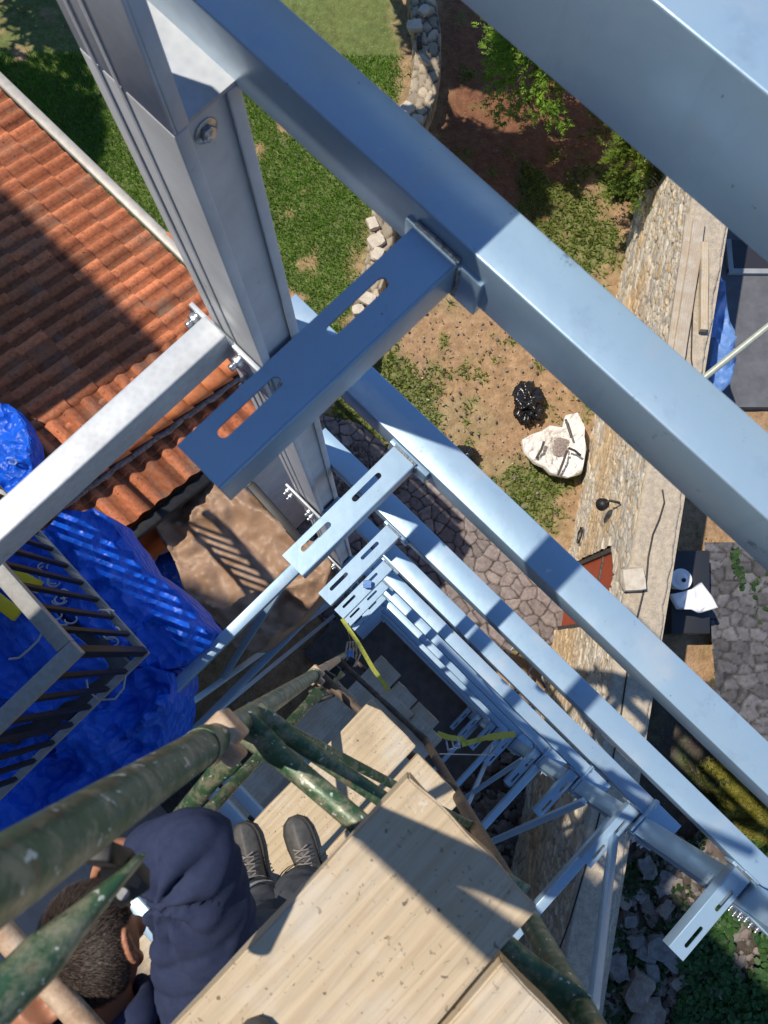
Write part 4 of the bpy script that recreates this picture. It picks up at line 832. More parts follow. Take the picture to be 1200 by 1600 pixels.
# clutter on the balcony
def levelbar(p0,p1,label):
    mb=MB(); mb.bar(p0,p1,.085,.045); o=mb.build('spirit_level',YEL,bevel=.004); tag(o,label,'spirit level'); return o
levelbar(W(-20,925,5.15),W(28,962,5.15),'yellow spirit level end lying on the blue tarpaulin outside the rail')
levelbar(W(5,888,5.18),W(62,918,5.18),'yellow bar lying behind the railing balusters')
def loopcable(pts,H,r_,m,label):
    mb=MB(); mb.tube([W(x,y,H) for x,y in pts],r_,8); o=mb.build('cable',m,smooth=True); tag(o,label,'cable')
loopcable([(14,1030),(30,1028),(45,1015),(60,1000),(66,988)],5.12,.008,GREYC,'thin grey cable curving over the tarpaulin left of the rail corner')
loopcable([(135,1062),(138,1080),(155,1094),(180,1092),(193,1075),(196,1055)],5.12,.007,GREYC,'thin grey cable loop hanging below the railing corner')
r_=np.random.default_rng(3)
for k,(x,y) in enumerate([(92,905),(100,935),(75,890),(108,968),(160,965),(175,985)]):
    lb=['grey hose end among the balusters, upper group','short steel fitting beside the balusters','bent wire hook at the upper balusters','small curved hook near the rail middle','metal clamp by the bottom rail','steel clamp nearest the rail corner','cut cable end at the far balusters','bundle of metal ties under the lower rail','metal tie bundle beside the rail corner','loose wire bits below the rail corner'][k]
    c=W(x,y,5.2); mb=MB(); th=r_.uniform(0,6)
    for j in range(3):
        pts=[]; o_=Vector(r_.normal(0,.03,3)); o_.z=abs(o_.z)*.5
        for i in range(9): t=th+i*.45+j; pts.append(c+o_+Vector((math.cos(t)*.045,math.sin(t)*.03,.01*i*.3)))
        mb.tube(pts,.006,6)
    o=mb.build('metal_fitting',GALV if k%2 else GREYC,smooth=True); tag(o,lb,'fitting')
# ================================================================ SCAFFOLD
sp=W(320,1165,1.13); s1=Vector((sp.x,sp.y,0)); s2v=W(920,1600,1.28); s2=Vector((s2v.x,s2v.y,0))
q1=W(490,1055,3.1); lean=Vector((q1.x-sp.x,q1.y-sp.y,0))/(3.1-1.13)
def S1(H): return Vector((s1.x,s1.y,0))+lean*(H-1.13)+Vector((0,0,ZC-H))
def S2(H): return Vector((s2.x,s2.y,ZC-H))
RUSTD=mat('dark_rusty_tube',(.05,.038,.03),.6,.1,.4,var=(.13,.09,.06),vscale=30,bump=.4,bscale=90,bdist=.003)
sca=thing('scaffold','green painted tube scaffold frame with chipped paint and rust','scaffold',tuple(S1(GH)))
def part(mb,name='tube',m=PIPE,**k): return mb.build(name,m,sca,smooth=True,**k)
mb=MB(); mb.tube([S1(-.6),S1(1.135)],.0262,28); mb.tube([S1(1.10),S1(1.142)],.0280,28); part(mb,'standard')
mb=MB(); mb.tube([S1(1.12),S1(3.10)],.0235,28); mb.tube([S1(3.06),S1(3.115)],.0275,28); part(mb,'standard')
mb=MB(); mb.tube([S1(3.10),S1(5.2)],.0235,20); part(mb,'standard',RUST)
mb=MB(); mb.tube([S1(5.1),S1(GH)],.024,16); part(mb,'standard')
mb=MB(); mb.tube([S2(.2),S2(2.0)],.0235,28); part(mb,'standard')
mb=MB(); mb.tube([S2(1.99),S2(GH)],.0225,24); part(mb,'standard',RUSTD)
def ledger(p0,p1,r,name='ledger',m=PIPE,flat=.22):
    d=(p1-p0); L_=d.length; d=d.normalized(); f=min(.10/L_,.3)
    pts=[p0,p0+d*L_*f*.5,p0+d*L_*f,p1-d*L_*f,p1-d*L_*f*.5,p1]; sq=d.cross(Vector((0,0,1))).normalized()
    mb=MB(); mb.tube(pts,[(r*1.35,r*flat),(r*1.3,r*flat*1.4),(r,r),(r,r),(r*1.3,r*flat*1.4),(r*1.35,r*flat)],20,squash=sq.cross(d).normalized() if False else d.cross(sq).normalized()); return part(mb,name,m)
for H in (1.42,3.26,5.16,7.1):
    ledger(S1(H),S2(H-.10),.0205 if H<2 else .018,m=PIPE if H<2 else RUSTD)
ledger(S1(1.53)+BV*.01,S2(1.86)+BV*.02,.0175)
ledger(S1(1.60),S2(2.6),.012)
# cross braces running away from the frame
def W2(x,y,H): return W(x,y,H)
ledger(W2(500,1080,3.02),W2(225,1375,2.05),.019,'cross_brace')
ledger(W2(362,1180,1.62),W2(225,1345,2.0),.021,'cross_brace')
ledger(W2(535,1050,5.0),W2(420,1165,4.2),.02,'cross_brace')
# near brace with flattened tip pinned to the standard, lower left
p0=W2(-60,1620,.70); p1=W2(226,1334,.80); d=(p1-p0).normalized(); L_=(p1-p0).length; sq=d.cross(Vector((0,0,1))).normalized()
mb=MB(); mb.tube([p0,p0+d*L_*.40,p0+d*L_*.56,p0+d*L_*.86,p0+d*L_*.96,p1],[(.0215,.0215),(.0215,.0215),(.015,.018),(.0065,.020),(.005,.017),(.002,.006)],22,squash=(d.cross(sq)).normalized()); part(mb,'near_brace')
mb=MB(); c=W2(178,1352,.84); e=W2(213,1390,.86); mb.bar(c,e,.036,.03); mb.bar(c+Vector((0,0,-.02)),W2(150,1330,.78),.03,.02); o=mb.build('pin_bracket',BLACKM,sca,bevel=.003)
mb=MB(); q=W2(194,1394,.835); mb.tube([q,q+Vector((0,0,.006))],.006,12); mb.build('rivet',ZINC,o,smooth=True)
mb=MB(); mb.tube([W2(-60,1385,1.42),W2(62,1520,1.42),W2(150,1620,1.42)],.0215,20); part(mb,'guard_tube',RUST)
for H in (1.22,3.12):
    c=S1(H); mb=MB(); mb.boxab(0,.001,0,.001,0,.001); mb.bm.free(); mb=MB(); mb.bar(c+AV*.0-BV*.0+Vector((0,0,.02)),c+Vector((0,0,-.05)),.068,.055,up=AV); mb.bar(c+AV*.05,c-AV*.01,.03,.05); o=mb.build('coupler',RUST,sca,bevel=.006)
for k,(x,y,H) in enumerate(((505,1070,3.3),(520,1055,4.6),(545,1040,5.2),(515,1085,3.6))):
    c=W(x,y,H); mb=MB(); mb.bar(c,c+Vector((.03,.05,.0)),.05,.05); mb.bar(c+Vector((.02,0,.02)),c+Vector((-.06,-.03,.02)),.02,.03); mb.build('coupler',BLACKM,sca,bevel=.005)
# ---------------------------------------------------------------- planks
def plank(a0,a1,b0,b1,H,th,m,label,seed,rz=0,chip=True):
    w_=a1-a0; L_=b1-b0; bm=bmesh.new(); bmesh.ops.create_cube(bm,size=1)
    for v in bm.verts: v.co=Vector((v.co.x*w_,v.co.y*L_,v.co.z*th))
    bmesh.ops.subdivide_edges(bm,edges=[e for e in bm.edges if abs(e.verts[0].co.y-e.verts[1].co.y)>L_*.5],cuts=40)
    bmesh.ops.subdivide_edges(bm,edges=[e for e in bm.edges if abs(e.verts[0].co.x-e.verts[1].co.x)>w_*.5],cuts=16)
    for v in bm.verts:
        p=v.co; s=noise.noise(Vector((p.x*9,p.y*2,seed)))
        v.co.z+=s*.0025
        if abs(abs(p.x)-w_/2)<1e-4: v.co.x+=.0035*noise.noise(Vector((p.y*9,seed,p.z*20)))
        if abs(abs(p.y)-L_/2)<1e-4: v.co.y+=.006*noise.noise(Vector((p.x*14,seed,p.z*10)))
        # worn corners
        if abs(abs(p.x)-w_/2)<1e-4 and abs(abs(p.y)-L_/2)<1e-4: v.co.x*=.965; v.co.y-=math.copysign(.008,p.y)
    es=[e for e in bm.edges if len(e.link_faces)==2 and e.calc_face_angle(0)>.9]; bmesh.ops.bevel(bm,geom=es,offset=.003,segments=2,affect='EDGES')
    # rotate in a/b frame with an offset origin so every plank shows other grain
    off=Vector((seed*.37%1.3,seed*.71%2.1,0))
    for v in bm.verts: v.co+=off
    me=bpy.data.meshes.new('plank'); me.materials.append(m); me.materials.append(ENDG); bm.to_mesh(me); bm.free()
    for p in me.polygons:
        p.use_smooth=True
        if abs(p.normal.y)>.8: p.material_index=1
    me.set_sharp_from_angle(angle=.6)
    o=bpy.data.objects.new('plank',me); COL.objects.link(o); R=Matrix.Rotation(PH+rz,4,'Z'); o.matrix_world=Matrix.Translation(P((a0+a1)/2,(b0+b1)/2,H+th/2))@R@Matrix.Translation(-off)
    return tag(o,label,'plank')
plank(.152,.392,-1.9,-.084,1.10,.045,WOOD,'big pale scaffold plank nearest the viewer, crossed by a band of shadow',1)
plank(.412,.655,-2.0,-.170,1.13,.045,WOOD,'scaffold plank at the lower right beside the nearest one',2,rz=0)
plank(.120,.368,-1.55,-.142,3.10,.045,WOOD,'pale plank of the second deck under the worker boots',3)
plank(.396,.634,-1.7,-.158,3.12,.045,WOOD,'second deck plank lying against the boots plank on its right',4)
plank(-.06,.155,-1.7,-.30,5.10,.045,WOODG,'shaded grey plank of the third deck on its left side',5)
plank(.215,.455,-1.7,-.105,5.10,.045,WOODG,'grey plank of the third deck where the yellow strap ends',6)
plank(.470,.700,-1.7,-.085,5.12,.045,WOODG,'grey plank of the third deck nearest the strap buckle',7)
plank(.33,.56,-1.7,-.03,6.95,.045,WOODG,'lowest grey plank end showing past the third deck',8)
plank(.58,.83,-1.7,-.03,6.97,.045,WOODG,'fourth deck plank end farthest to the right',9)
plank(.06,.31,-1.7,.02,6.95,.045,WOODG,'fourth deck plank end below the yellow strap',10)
# photographer's shoe tip on the nearest plank
c=W(392,1652,1.05); sh1=thing('shoe','dark rounded toe of the photographer shoe at the bottom edge','shoe',tuple(c))
bm=bmesh.new(); bmesh.ops.create_uvsphere(bm,u_segments=24,v_segments=14,radius=1)
for v in bm.verts: v.co=Vector((v.co.x*.048,v.co.y*.11-.10,max(v.co.z,-.3)*.045+.0))
me=bpy.data.meshes.new('toe_cap'); bm.to_mesh(me); bm.free(); me.polygons.foreach_set('use_smooth',[True]*len(me.polygons)); o=link('toe_cap',me,BOOTM,sh1)
o.location=(0,.02,-.035)
# ---------------------------------------------------------------- ratchet straps
def ribbon(pts,w_,up,name,m,label,cat):
    mb=MB()
    for p,q in zip(pts[:-1],pts[1:]): mb.bar(p,q,w_,.0025,up=up,ext=.003)
    o=mb.build(name,m); return tag(o,label,cat)
ribbon([P(-.30,.0,5.06),W(560,1005,5.0),W(583,1045,4.6),W(607,1078,4.3)],.026,Vector((0,0,1)),'ratchet_strap',STRAP,'yellow green strap running from the bracket stack to the grey plank','strap')
ribbon([P(-.34,.0,6.5),W(548,1005,6.4),W(541,1030,6.4)],.03,Vector((1,0,0)),'rope',STRAP,'short yellow rope hanging beside the end of the strap','rope')
mb=MB(); c=W(551,1022,6.3); 
for j in range(5): mb.tube([c+Vector((.02*j-.04,.10,0)),c+Vector((.03*j-.06,.0,-.02*j)),c+Vector((.01*j-.02,-.10,0))],.008,6)
o=mb.build('rope_knot',RUST,smooth=True); tag(o,'brown knotted cord hanging under the strap','cord')
o=irregular(W(547,1022,6.25),(.05,.06,.04),2,BLUEF,'blue_hook'); tag(o,'tiny blue hook on the knotted cord','hook')
s_end=W(804,1147,9.2)
st=thing('buckled_strap','yellow ratchet strap with metal buckle hooked to a right hand bracket','strap',tuple(W(712,1160,7.6)))
mb=MB(); 
for p,q in zip([W(683,1146,7.0),W(700,1152,7.3),W(722,1155,7.6)],[W(700,1152,7.3),W(722,1155,7.6),W(730,1163,7.7)]): mb.bar(p,q,.05,.003,ext=.004)
mb.bar(W(722,1163,7.6),W(762,1152,8.3),.05,.003,ext=.004); mb.bar(W(762,1152,8.3),W(805,1147,9.1),.07,.003); mb.build('webbing',STRAP,st)
mb=MB(); c0=W(698,1158,7.55); c1=W(716,1162,7.6)
for (x,y,x2,y2) in ((697,1156,700,1172),(700,1172,716,1168),(697,1156,714,1152),(706,1155,709,1170),(714,1152,718,1168)): mb.bar(W(x,y,7.5),W(x2,y2,7.5),.018,.02,ext=.006)
mb.build('buckle',ZINC,st,bevel=.003)
mb=MB(); mb.tube([W(686,1178,7.0),W(775,1180,8.9)],.006,6); o=mb.build('thin_rope',GREYC,smooth=True); tag(o,'thin pale line stretched below the buckled strap','rope')
o=irregular(W(574,913,5.03),(.05,.05,.04),5,BLUEF,'blue_clamp',rough=.1); tag(o,'small light blue clamp sitting on the fourth left bracket','clamp')
# things piled under and right of the tower
mb=MB()
for k in range(3):
    pts=[W(800+25*k+20*noise.noise(Vector((t*.6,k,0))),1000+10*t+25*noise.noise(Vector((t*.5,k,4))),13.6) for t in range(9)]; mb.tube(pts,.018,8)
o=mb.build('garden_hose',GREYC,smooth=True); tag(o,'tangled pale hose lying near the foot of the wall','hose')
cloth('plastic_sheet',[(1045,930),(1070,925),(1100,912),(1112,930),(1120,948),(1095,957),(1060,952)],lambda x,y:12.5,WHITEP,'white plastic sheet lying behind the wall beside the bucket','plastic sheet',res=.04,amp=.12,seed=61,skirt=.1)
cloth('blue_cover',[(1113,415),(1128,440),(1138,480),(1145,520),(1150,560),(1140,600),(1120,625),(1108,600),(1108,500)],lambda x,y:11.6,BLUEF,'faded blue cover bulging along the far side of the wall','cover',res=.05,amp=.22,fold=1.6,ang=.2,seed=67,skirt=1.4)
mb=MB(); 
q=[W(1138,385,13.7),W(1230,445,13.7),W(1230,430,13.7),W(1138,378,13.7)]
fr=thing('cellar_hatch','dark square hatch with grey frame in the yard beyond the wall','hatch',tuple(W(1180,405,13.84)))
mb=MB(); a_=W(1137,375,13.8); b_=W(1230,425,13.8); mb.hexa([Vector((a_.x,b_.y,.1)),Vector((b_.x,b_.y,.1)),Vector((b_.x,a_.y,.1)),Vector((a_.x,a_.y,.1)),Vector((a_.x,b_.y,.2)),Vector((b_.x,b_.y,.2)),Vector((b_.x,a_.y,.2)),Vector((a_.x,a_.y,.2))]); mb.build('hatch_opening',DARKV,fr)
mb=MB(); mb.bar(Vector((a_.x,a_.y,.2)),Vector((a_.x,b_.y,.2)),.1,.08); mb.bar(Vector((a_.x-.05,b_.y,.2)),Vector((b_.x,b_.y,.2)),.1,.078); mb.build('hatch_frame',PLASTER,fr)
# shade casters outside the view (the tall building behind the photographer and boards added only to cast shade)
mb=MB(); mb.boxab(-30,-9.8,-14,-2.06,-6.0,GH+.1); mb.boxab(-9.799,9,-14,-4.45,-12,GH+.1); o=mb.build('tall_building',PLASTER); tag(o,'plain grey building outside the view behind the scaffold','building')
mb=MB(); mb.boxab(-.64,-.515,-.17,.35,.45,.462); o=mb.build('shade_board',WOOD); tag(o,'short unseen board added to shade the nearest bracket','board')  # added out of view to put the nearest bracket in shade
mb=MB(); mb.boxab(-1.9,-.50,.355,.53,.45,.462); o=mb.build('shade_board',WOOD); tag(o,'long unseen board added to shade the front beam','board')  # added out of view to shade the left part of the front beam
mb=MB(); mb.hexa([P(-.56,-0.478,-.28),P(.25,-0.426,-.28),P(.25,-0.30,-.28),P(-.56,-0.464,-.28),P(-.56,-0.478,-.30),P(.25,-0.426,-.30),P(.25,-0.30,-.30),P(-.56,-0.464,-.30)]); o=mb.build('shadow_board',WOOD); tag(o,'unseen wedge board added to cast the shadow band on the nearest plank','board')  # added overhead, shaped to cast the narrow shadow band on the nearest plank
mb=MB(); mb.boxab(-2.7,-1.08,-2.4,-.85,.9,.95); o=mb.build('shade_panel',WOODG); tag(o,'unseen panel added left of the view to shade the third deck','deck')  # added out of view so the third deck lies in shade
# ================================================================ WORKER
def bake(o):
    """apply the modifiers of a mesh object"""
    bpy.context.view_layer.update(); dg=bpy.context.evaluated_depsgraph_get(); me=bpy.data.meshes.new_from_object(o.evaluated_get(dg)); old=o.data; o.modifiers.clear(); o.data=me; bpy.data.meshes.remove(old); return o
def skinned(name,verts,edges,radii,m,parent,sub=3,root=0):
    me=bpy.data.meshes.new(name); me.from_pydata([tuple(v) for v in verts],edges,[]); me.update(); o=bpy.data.objects.new(name,me); COL.objects.link(o)
    md=o.modifiers.new('skin','SKIN'); md.use_smooth_shade=True; md.branch_smoothing=.3
    for i,r in enumerate(radii):
        sv=me.skin_vertices[0].data[i]; rr=r if isinstance(r,tuple) else (r,r); sv.radius=rr; sv.use_root=(i==root)
    s=o.modifiers.new('sub','SUBSURF'); s.levels=sub; s.render_levels=sub
    bake(o); o.data.materials.clear(); o.data.materials.append(m); o.data.polygons.foreach_set('use_smooth',[True]*len(o.data.polygons)); 
    if parent is not None: o.parent=parent
    return o
def displace(o,fn):
    me=o.data; n=len(me.vertices); co=np.empty(n*3); me.vertices.foreach_get('co',co); co=co.reshape(-1,3); no=np.array([tuple(v.normal) for v in me.vertices]); d=fn(co,no); co=co+no*d[:,None]; me.vertices.foreach_set('co',co.ravel()); me.update()
hc=W(142,1484,1.52); f_=Vector((.10,.36,-.93)).normalized(); u_=Vector((-.30,.85,.42)); u_=(u_-f_*u_.dot(f_)).normalized(); r__=f_.cross(u_).normalized()
HM=Matrix((r__,f_,u_)).transposed()
def hp(d):
    x,y,z=d; px,py,pz=x*.079,y*.099,z*.112
    if z<0: px*=1-.20*(-z)**1.5; 
    if z<0 and y<0: py*=1-.30*(-z)**1.2
    if z<0 and y>0: pz*=1.12; py*=1-.06*(-z)
    if y<0 and z>-.2: py*=1.03
    return Vector((px,py,pz))
def hw(p): return hc+HM@Vector(p)
bm=bmesh.new()
def add_ico(fn,sub=4):
    b=bmesh.new(); bmesh.ops.create_icosphere(b,subdivisions=sub,radius=1); base=len(bm.verts); vs=[bm.verts.new(fn(v.co)) for v in b.verts]
    for f in b.faces: bm.faces.new([vs[v.index] for v in f.verts])
    b.free()
add_ico(lambda c: hw(hp(c.normalized())))
def ell(c,r,rot=None): add_ico(lambda d: hw(Vector(c)+ (rot@Vector((d.x*r[0],d.y*r[1],d.z*r[2])) if rot else Vector((d.x*r[0],d.y*r[1],d.z*r[2])))),3)
ell((0,.108,-.015),(.013,.022,.024)); ell((0,.095,.02),(.012,.015,.03)); ell((0,.092,-.060),(.026,.012,.008)); ell((0,.088,-.098),(.03,.02,.02))
for s in (-1,1):
    ell((s*.032,.088,.016),(.015,.010,.010)); ell((s*.03,.09,.035),(.024,.010,.007)); ell((s*.05,.07,-.02),(.022,.018,.02))
    R=Matrix.Rotation(s*.45,3,'Z')
    # ear: rim ring and lobe
    for t in np.linspace(-2.2,2.0,11): ell((s*(.083+.010*math.cos(t)*.3),-.010-.016*math.cos(t)*1.0,.0+.030*math.sin(t)),(.007,.006,.007))
    ell((s*.080,-.006,-.002),(.006,.013,.024),R); ell((s*.082,.000,-.030),(.006,.007,.009))
# neck and core
neckb=W(165,1612,1.60)
def seg_tube(pts,rad,n=18):
    mb=MB(); mb.tube(pts,rad,n); base=[bm.verts.new(v.co) for v in mb.bm.verts]; mb.bm.verts.index_update()
    for f in mb.bm.faces: bm.faces.new([base[v.index] for v in f.verts])
    mb.bm.free()
seg_tube([hw((0,-.015,-.03)),hw((0,-.03,-.10)),neckb],[.054,.056,.066])
rS=W(338,1590,1.62); rE=W(296,1322,1.36); rW=W(212,1352,1.50)
lS=W(20,1700,1.72); lE=W(-60,1640,1.62); lW=W(30,1600,1.50)
pel=Vector((-.29,-.84,ZC-2.12)); chest=(rS+lS)/2+Vector((.06,-.05,-.10))
seg_tube([rS,rE,rW],[.045,.038,.027]); seg_tube([lS,lE,lW],[.045,.038,.028]); seg_tube([neckb,chest,pel],[.06,.12,.12]); seg_tube([rS,chest,lS],[.05,.08,.05])
# hands: palm, four curled fingers, thumb
def hand(wr,direc,palm_n,side,curl,grip=None):
    d=direc.normalized(); nn=(palm_n-d*palm_n.dot(d)).normalized(); s=d.cross(nn)*side
    seg_tube([wr-d*.02,wr+d*.02,wr+d*.055,wr+d*.085],[.026,.030,.036,.034],14)
    b=bmesh.new()
    for k,(o_,l_) in enumerate(((-.030,.066),(-.010,.076),(.011,.072),(.030,.056))):
        p=wr+d*.080+s*o_; a=0; pts=[p-d*.02]; dd=d.copy()
        for j,fr in enumerate((.45,.32,.25)):
            a+=curl*(.8+.1*k) ; dd=(d*math.cos(a)+nn*math.sin(a)); pts.append(pts[-1]+dd*(l_*fr+(.02 if j==0 else 0)))
        seg_tube(pts,[.0105,.0098,.009,.0075],10)
    p=wr+d*.03-s*.030; seg_tube([p,p-s*.022+d*.018+nn*.012,p-s*.026+d*.042+nn*.026,p-s*.018+d*.062+nn*.034],[.014,.0125,.011,.0085],10)
hand(rW,(W(186,1338,1.56)-rW),Vector((-.3,-.8,-.3)),1,.42)
hand(lW,(W(66,1560,1.44)-lW),Vector((.5,.2,-.6)),-1,.62)
me=bpy.data.meshes.new('person'); bm.to_mesh(me); bm.free(); person=link('person',me,SKIN)
md=person.modifiers.new('r','REMESH'); md.mode='VOXEL'; md.voxel_size=.0042; md.use_smooth_shade=True
md=person.modifiers.new('s','SMOOTH'); md.iterations=3; md.factor=.5
bake(person); person.data.materials.clear(); person.data.materials.append(SKIN)
tag(person,'man with short dark hair in navy hoodie working with one arm raised beside the scaffold','person')
# hair shell with strands
crown=Vector((-.55,-.62,.56)).normalized()
bm=bmesh.new(); bmesh.ops.create_icosphere(bm,subdivisions=6,radius=1); 
def hairy(d):
    # 1 inside the hair, 0 outside
    lim=.30-.10*max(0,abs(d.x)); e=0
    if d.y>.35: return 1. if d.z>.52+.3*(d.y-.35) else 0.
    low=-.62 if d.y<-.35 else -.62+.75*(d.y+.35)/.7
    if abs(d.x)>.75 and d.y>-.25 and d.z<.28: return 0.
    return 1. if d.z>low else 0.
dl=[v for v in bm.verts if hairy(v.co.normalized())<.5]; 
cols={}
for v in bm.verts:
    d=v.co.normalized(); v.co=hw(hp(d)*1.018+d*.0012*noise.noise(d*20))
bmesh.ops.delete(bm,geom=dl,context='VERTS'); me=bpy.data.meshes.new('hair'); bm.to_mesh(me); bm.free(); me.polygons.foreach_set('use_smooth',[True]*len(me.polygons))
n=len(me.vertices); ca=me.color_attributes.new('col','FLOAT_COLOR','POINT'); c4=np.ones((n,4)); HI=HM.inverted()
for i,v in enumerate(me.vertices):
    p=HI@(v.co-hc); d=Vector((p.x/.079,p.y/.099,p.z/.112)).normalized(); k=max(0,1-(d-crown).length/.42); c4[i,:3]=np.array([.045,.030,.022])*(1-k)+np.array([.30,.16,.10])*k
ca.data.foreach_set('color',c4.ravel()); hair=link('hair',me,SCALP,person)
V=[];C_=[]; r=np.random.default_rng(5)
while len(V)<3*34000:
    d=Vector(r.normal(0,1,3)); d.normalize()
    if hairy(d)<.5: continue
    dc=(d-crown); q=dc.length
    if q<.30 and r.random()>.25+q*2.4: continue
    p=hw(hp(d)*1.018); out=(HM@Vector((d.x/.079,d.y/.099,d.z/.112)).normalized()); tang=(HM@(dc-d*dc.dot(d))).normalized(); sw=out.cross(tang)
    L_=(.009+.006*max(0,d.z))*(.7+.6*r.random()); g=(out*.55+tang*.8+sw*.25+Vector(r.normal(0,.10,3))).normalized(); w_=sw*.00040
    V+=[tuple(p-w_),tuple(p+w_),tuple(p+g*L_)]; b=r.random(); c=np.array([.022,.015,.012])*(1-b)+np.array([.20,.15,.12])*b**3; C_+=[c,c,c*1.3]
pym('hair_strands',np.array(V),np.arange(len(V)).reshape(-1,3),HAIR,hair,cols=np.array(C_))
# hoodie
hv=[pel,(pel+chest)/2+Vector((-.02,-.03,0)),chest,rS,rS.lerp(rE,.5),rE,rE.lerp(rW,.55),rW+ (rE-rW)*.12,lS,lE,lW+(lE-lW)*.15]
ho=skinned('hoodie',hv,[(0,1),(1,2),(2,3),(3,4),(4,5),(5,6),(6,7),(2,8),(8,9),(9,10)],[(.17,.14),(.17,.14),(.19,.15),(.118,.118),(.098,.098),(.093,.093),(.072,.072),(.050,.050),.11,.09,.055],NAVY,person,4,1)
ax=(rE-rS).normalized(); fx=(rW-rE).normalized()
def folds(co,no):
    p=co-np.array(rE); a=p@np.array(ax); sd_=np.array(ax.cross(Vector((0,0,1))).normalized()); s=p@sd_; v3=p[:,2]
    Q=np.array(W(262,1398,1.42)); dx=co[:,0]-Q[0]; dy=co[:,1]-Q[1]; rr=np.hypot(dx,dy); th=np.arctan2(dy,dx)
    rad=(1-np.abs(np.sin(th*4.2+4.5*fbm(co[:,0],co[:,1],5,13,3)))**.7)*np.exp(-((rr-.04)/.075)**2)
    cross=(1-np.abs(np.sin((dy*.92-dx*.25)*52+3*fbm(co[:,0],co[:,1],6,19,3)))**.5)*np.exp(-((dy+.14)/.10)**2)*.55
    near=np.exp(-(np.linalg.norm(p-np.array(ax)*(-.03),axis=1)/.17)**2)
    ph=a*1.0-.55*s; w1=1-np.abs(2*fbm(ph*1.0+fbm(a,s,9,5)*.05,s*.35+v3*.35,17,91,2)-1)*2.4
    w2=1-np.abs(2*fbm(a*.6+v3,s+v3*.5,9,95,3)-1)*2.4
    far=fbm(co[:,0]+co[:,2],co[:,1]-co[:,2]*.5,5,97,3)-.5
    return .006*near*w1 -.030*rad-.016*cross+.006*w2+.022*far
displace(ho,folds)
# hood bunched at the neck
hm=MB(); cN=neckb+Vector((-.005,-.0,.0)); pts=[]
a0=(r__*1.0).normalized(); b0v=(u_*-1).cross(a0).normalized()
for k in range(25):
    t=math.radians(-150+300*k/24); base=hw((0,-.03,-.105)); q=base+r__*(.082*math.cos(t-math.pi/2*1))*1.0+(-f_)*(.082*math.sin(t-math.pi/2*-1))*.9-u_*(.012+.02*math.sin(t*3+1)*.3); pts.append(q)
hm.tube(pts,[(.020+.006*noise.noise(Vector((k*.5,2,3))),.030) for k in range(25)],14); hood=hm.build('hood',NAVY,person,smooth=True)
hv2=[hw((.0,-.06,-.12)),hw((.02,-.10,-.19)),hw((.03,-.10,-.27))]
hd=skinned('hood',hv2,[(0,1),(1,2)],[(.085,.055),(.12,.07),(.10,.05)],NAVY,person,3,0); displace(hd,lambda co,no:.016*(1-np.abs(2*fbm(co[:,0],co[:,1]+co[:,2],8,31,3)-1)*2.4))
# trousers, boots
fR=W(487,1372,3.04); fL=W(398,1384,3.04); kR=fR.lerp(pel,.5)+Vector((.03,.09,.02)); kL=W(424,1436,2.50); hR=pel+Vector((.09,-.0,-.03)); hL=pel+Vector((-.09,0,-.03))
tv=[pel+Vector((0,0,.02)),hR,kR,fR+Vector((0,0,.16)),hL,kL,fL+Vector((0,0,.16))]
tr=skinned('trousers',tv,[(0,1),(1,2),(2,3),(0,4),(4,5),(5,6)],[(.17,.13),.105,.083,.078,.105,.083,.078],TROUS,person,3,0)
displace(tr,lambda co,no:.016*(1-np.abs(2*fbm(co[:,0]+co[:,1],co[:,2]*2.2,7,51,3)-1)*2.4)-.004)
for kk,ff in ((kR,fR+Vector((0,0,.16))),(kL,fL+Vector((0,0,.16)))):
    for t in (.30,.62):
        c=kk.lerp(ff,t); d=(ff-kk).normalized(); mb=MB(); mb.tube([c-d*.022,c+d*.022],[.0935,.0925],24,cap=False); mb.build('reflective_band',STRIPE,person,smooth=True)
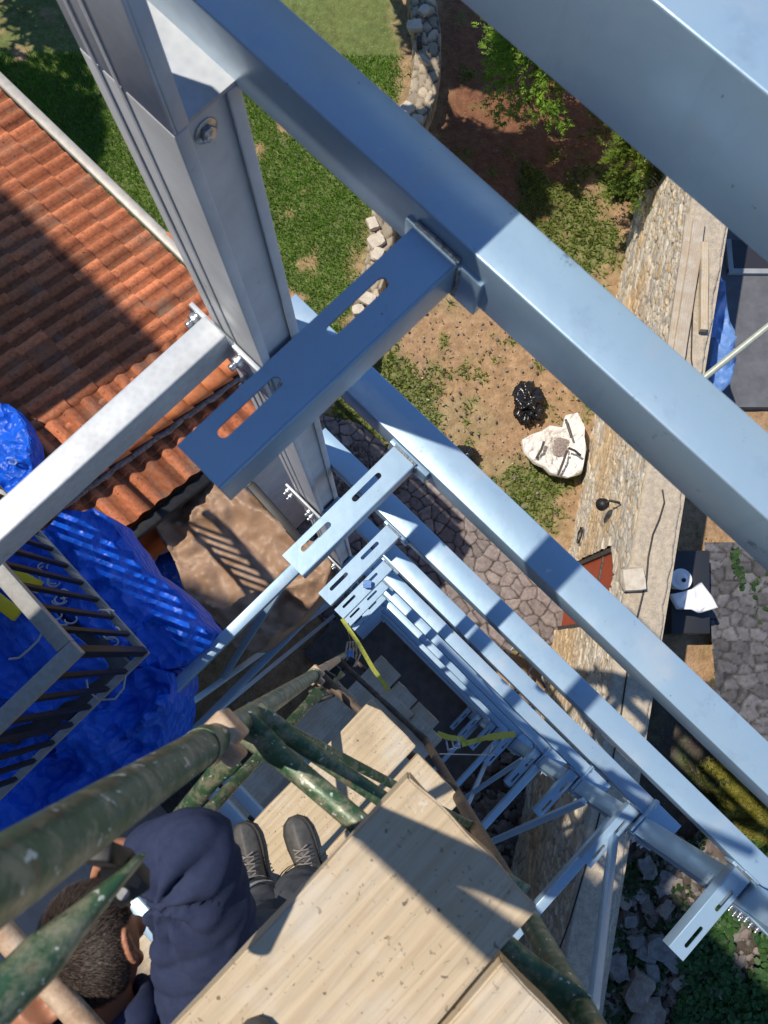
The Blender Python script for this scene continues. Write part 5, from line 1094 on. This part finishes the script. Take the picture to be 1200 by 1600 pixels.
def boot(an,toe,par):
    d=(toe-an); d.z=0; d.normalize(); s=d.cross(Vector((0,0,1))); b=Vector((an.x,an.y,ZC-3.095)); t=bpy.data.objects.new('boot',None)
    prof=[(-.075,.030,.055,.050),(-.06,.042,.09,.055),(-.02,.046,.15,.075),(.03,.044,.13,.065),(.07,.046,.085,.045),(.12,.051,.068,.034),(.17,.049,.062,.031),(.205,.036,.052,.026),(.222,.012,.035,.012)]
    mb=MB(); rings=[]
    for (x,w_,h_,_) in prof:
        ring=[]
        for k in range(20):
            a=2*math.pi*k/20; cx_=math.cos(a); sx_=math.sin(a); z=.022+max(0,sx_)*(h_-.02)*(1-.25*abs(cx_)); zz_=z if sx_>0 else .018
            ring.append(mb.bm.verts.new(b+d*x+s*(w_*cx_*(1-.25*max(0,sx_)**2))+Vector((0,0,zz_))))
        rings.append(ring)
    for i in range(len(rings)-1):
        for k in range(20): mb.bm.faces.new([rings[i][k],rings[i][(k+1)%20],rings[i+1][(k+1)%20],rings[i+1][k]])
    mb.bm.faces.new(rings[0][::-1]); mb.bm.faces.new(rings[-1]); o=mb.build('boot',BOOTM,par,smooth=True); ss=o.modifiers.new('s','SUBSURF'); ss.levels=1; ss.render_levels=2
    mb=MB(); mb.tube([b+d*-.01+Vector((0,0,.10)),b+d*-.02+Vector((0,0,.20))],[.058,.056],20); q=mb.build('shaft',BOOTM,o,smooth=True)
    mb=MB(); outl=[(x,w_+.006) for x,w_,_,_ in prof]; lo=[b+d*x+s*w_ for x,w_ in outl]+[b+d*x-s*w_ for x,w_ in outl[::-1]]; v0=[mb.bm.verts.new(p+Vector((0,0,.0))) for p in lo]; v1=[mb.bm.verts.new(p+Vector((0,0,.022))) for p in lo]; n=len(lo)
    for i in range(n): mb.bm.faces.new([v0[i],v0[(i+1)%n],v1[(i+1)%n],v1[i]])
    mb.bm.faces.new(v0[::-1]); mb.bm.faces.new(v1); mb.build('sole',SOLE,o)
    mb=MB()
    for j in range(5):
        x=.015+.022*j; z=.135-.012*j; mb.tube([b+d*x+s*.026+Vector((0,0,z-.012)),b+d*(x+.008)+Vector((0,0,z+.004)),b+d*(x+.016)-s*.026+Vector((0,0,z-.012))],.0028,6); mb.tube([b+d*(x+.016)+s*.026+Vector((0,0,z-.014)),b+d*(x+.008)+Vector((0,0,z+.003)),b+d*x-s*.026+Vector((0,0,z-.012))],.0028,6)
    mb.build('laces',LACE,o,smooth=True)
boot(fR,W(462,1300,3.04),person); boot(fL,W(380,1310,3.04),person)
# wrist watch strap and small pin on the left wrist side
mb=MB(); d=(lW-lE).normalized(); mb.tube([lW+d*.004,lW+d*.026],[.034,.034],20); mb.build('wrist_watch',BLACKM,person,smooth=True)
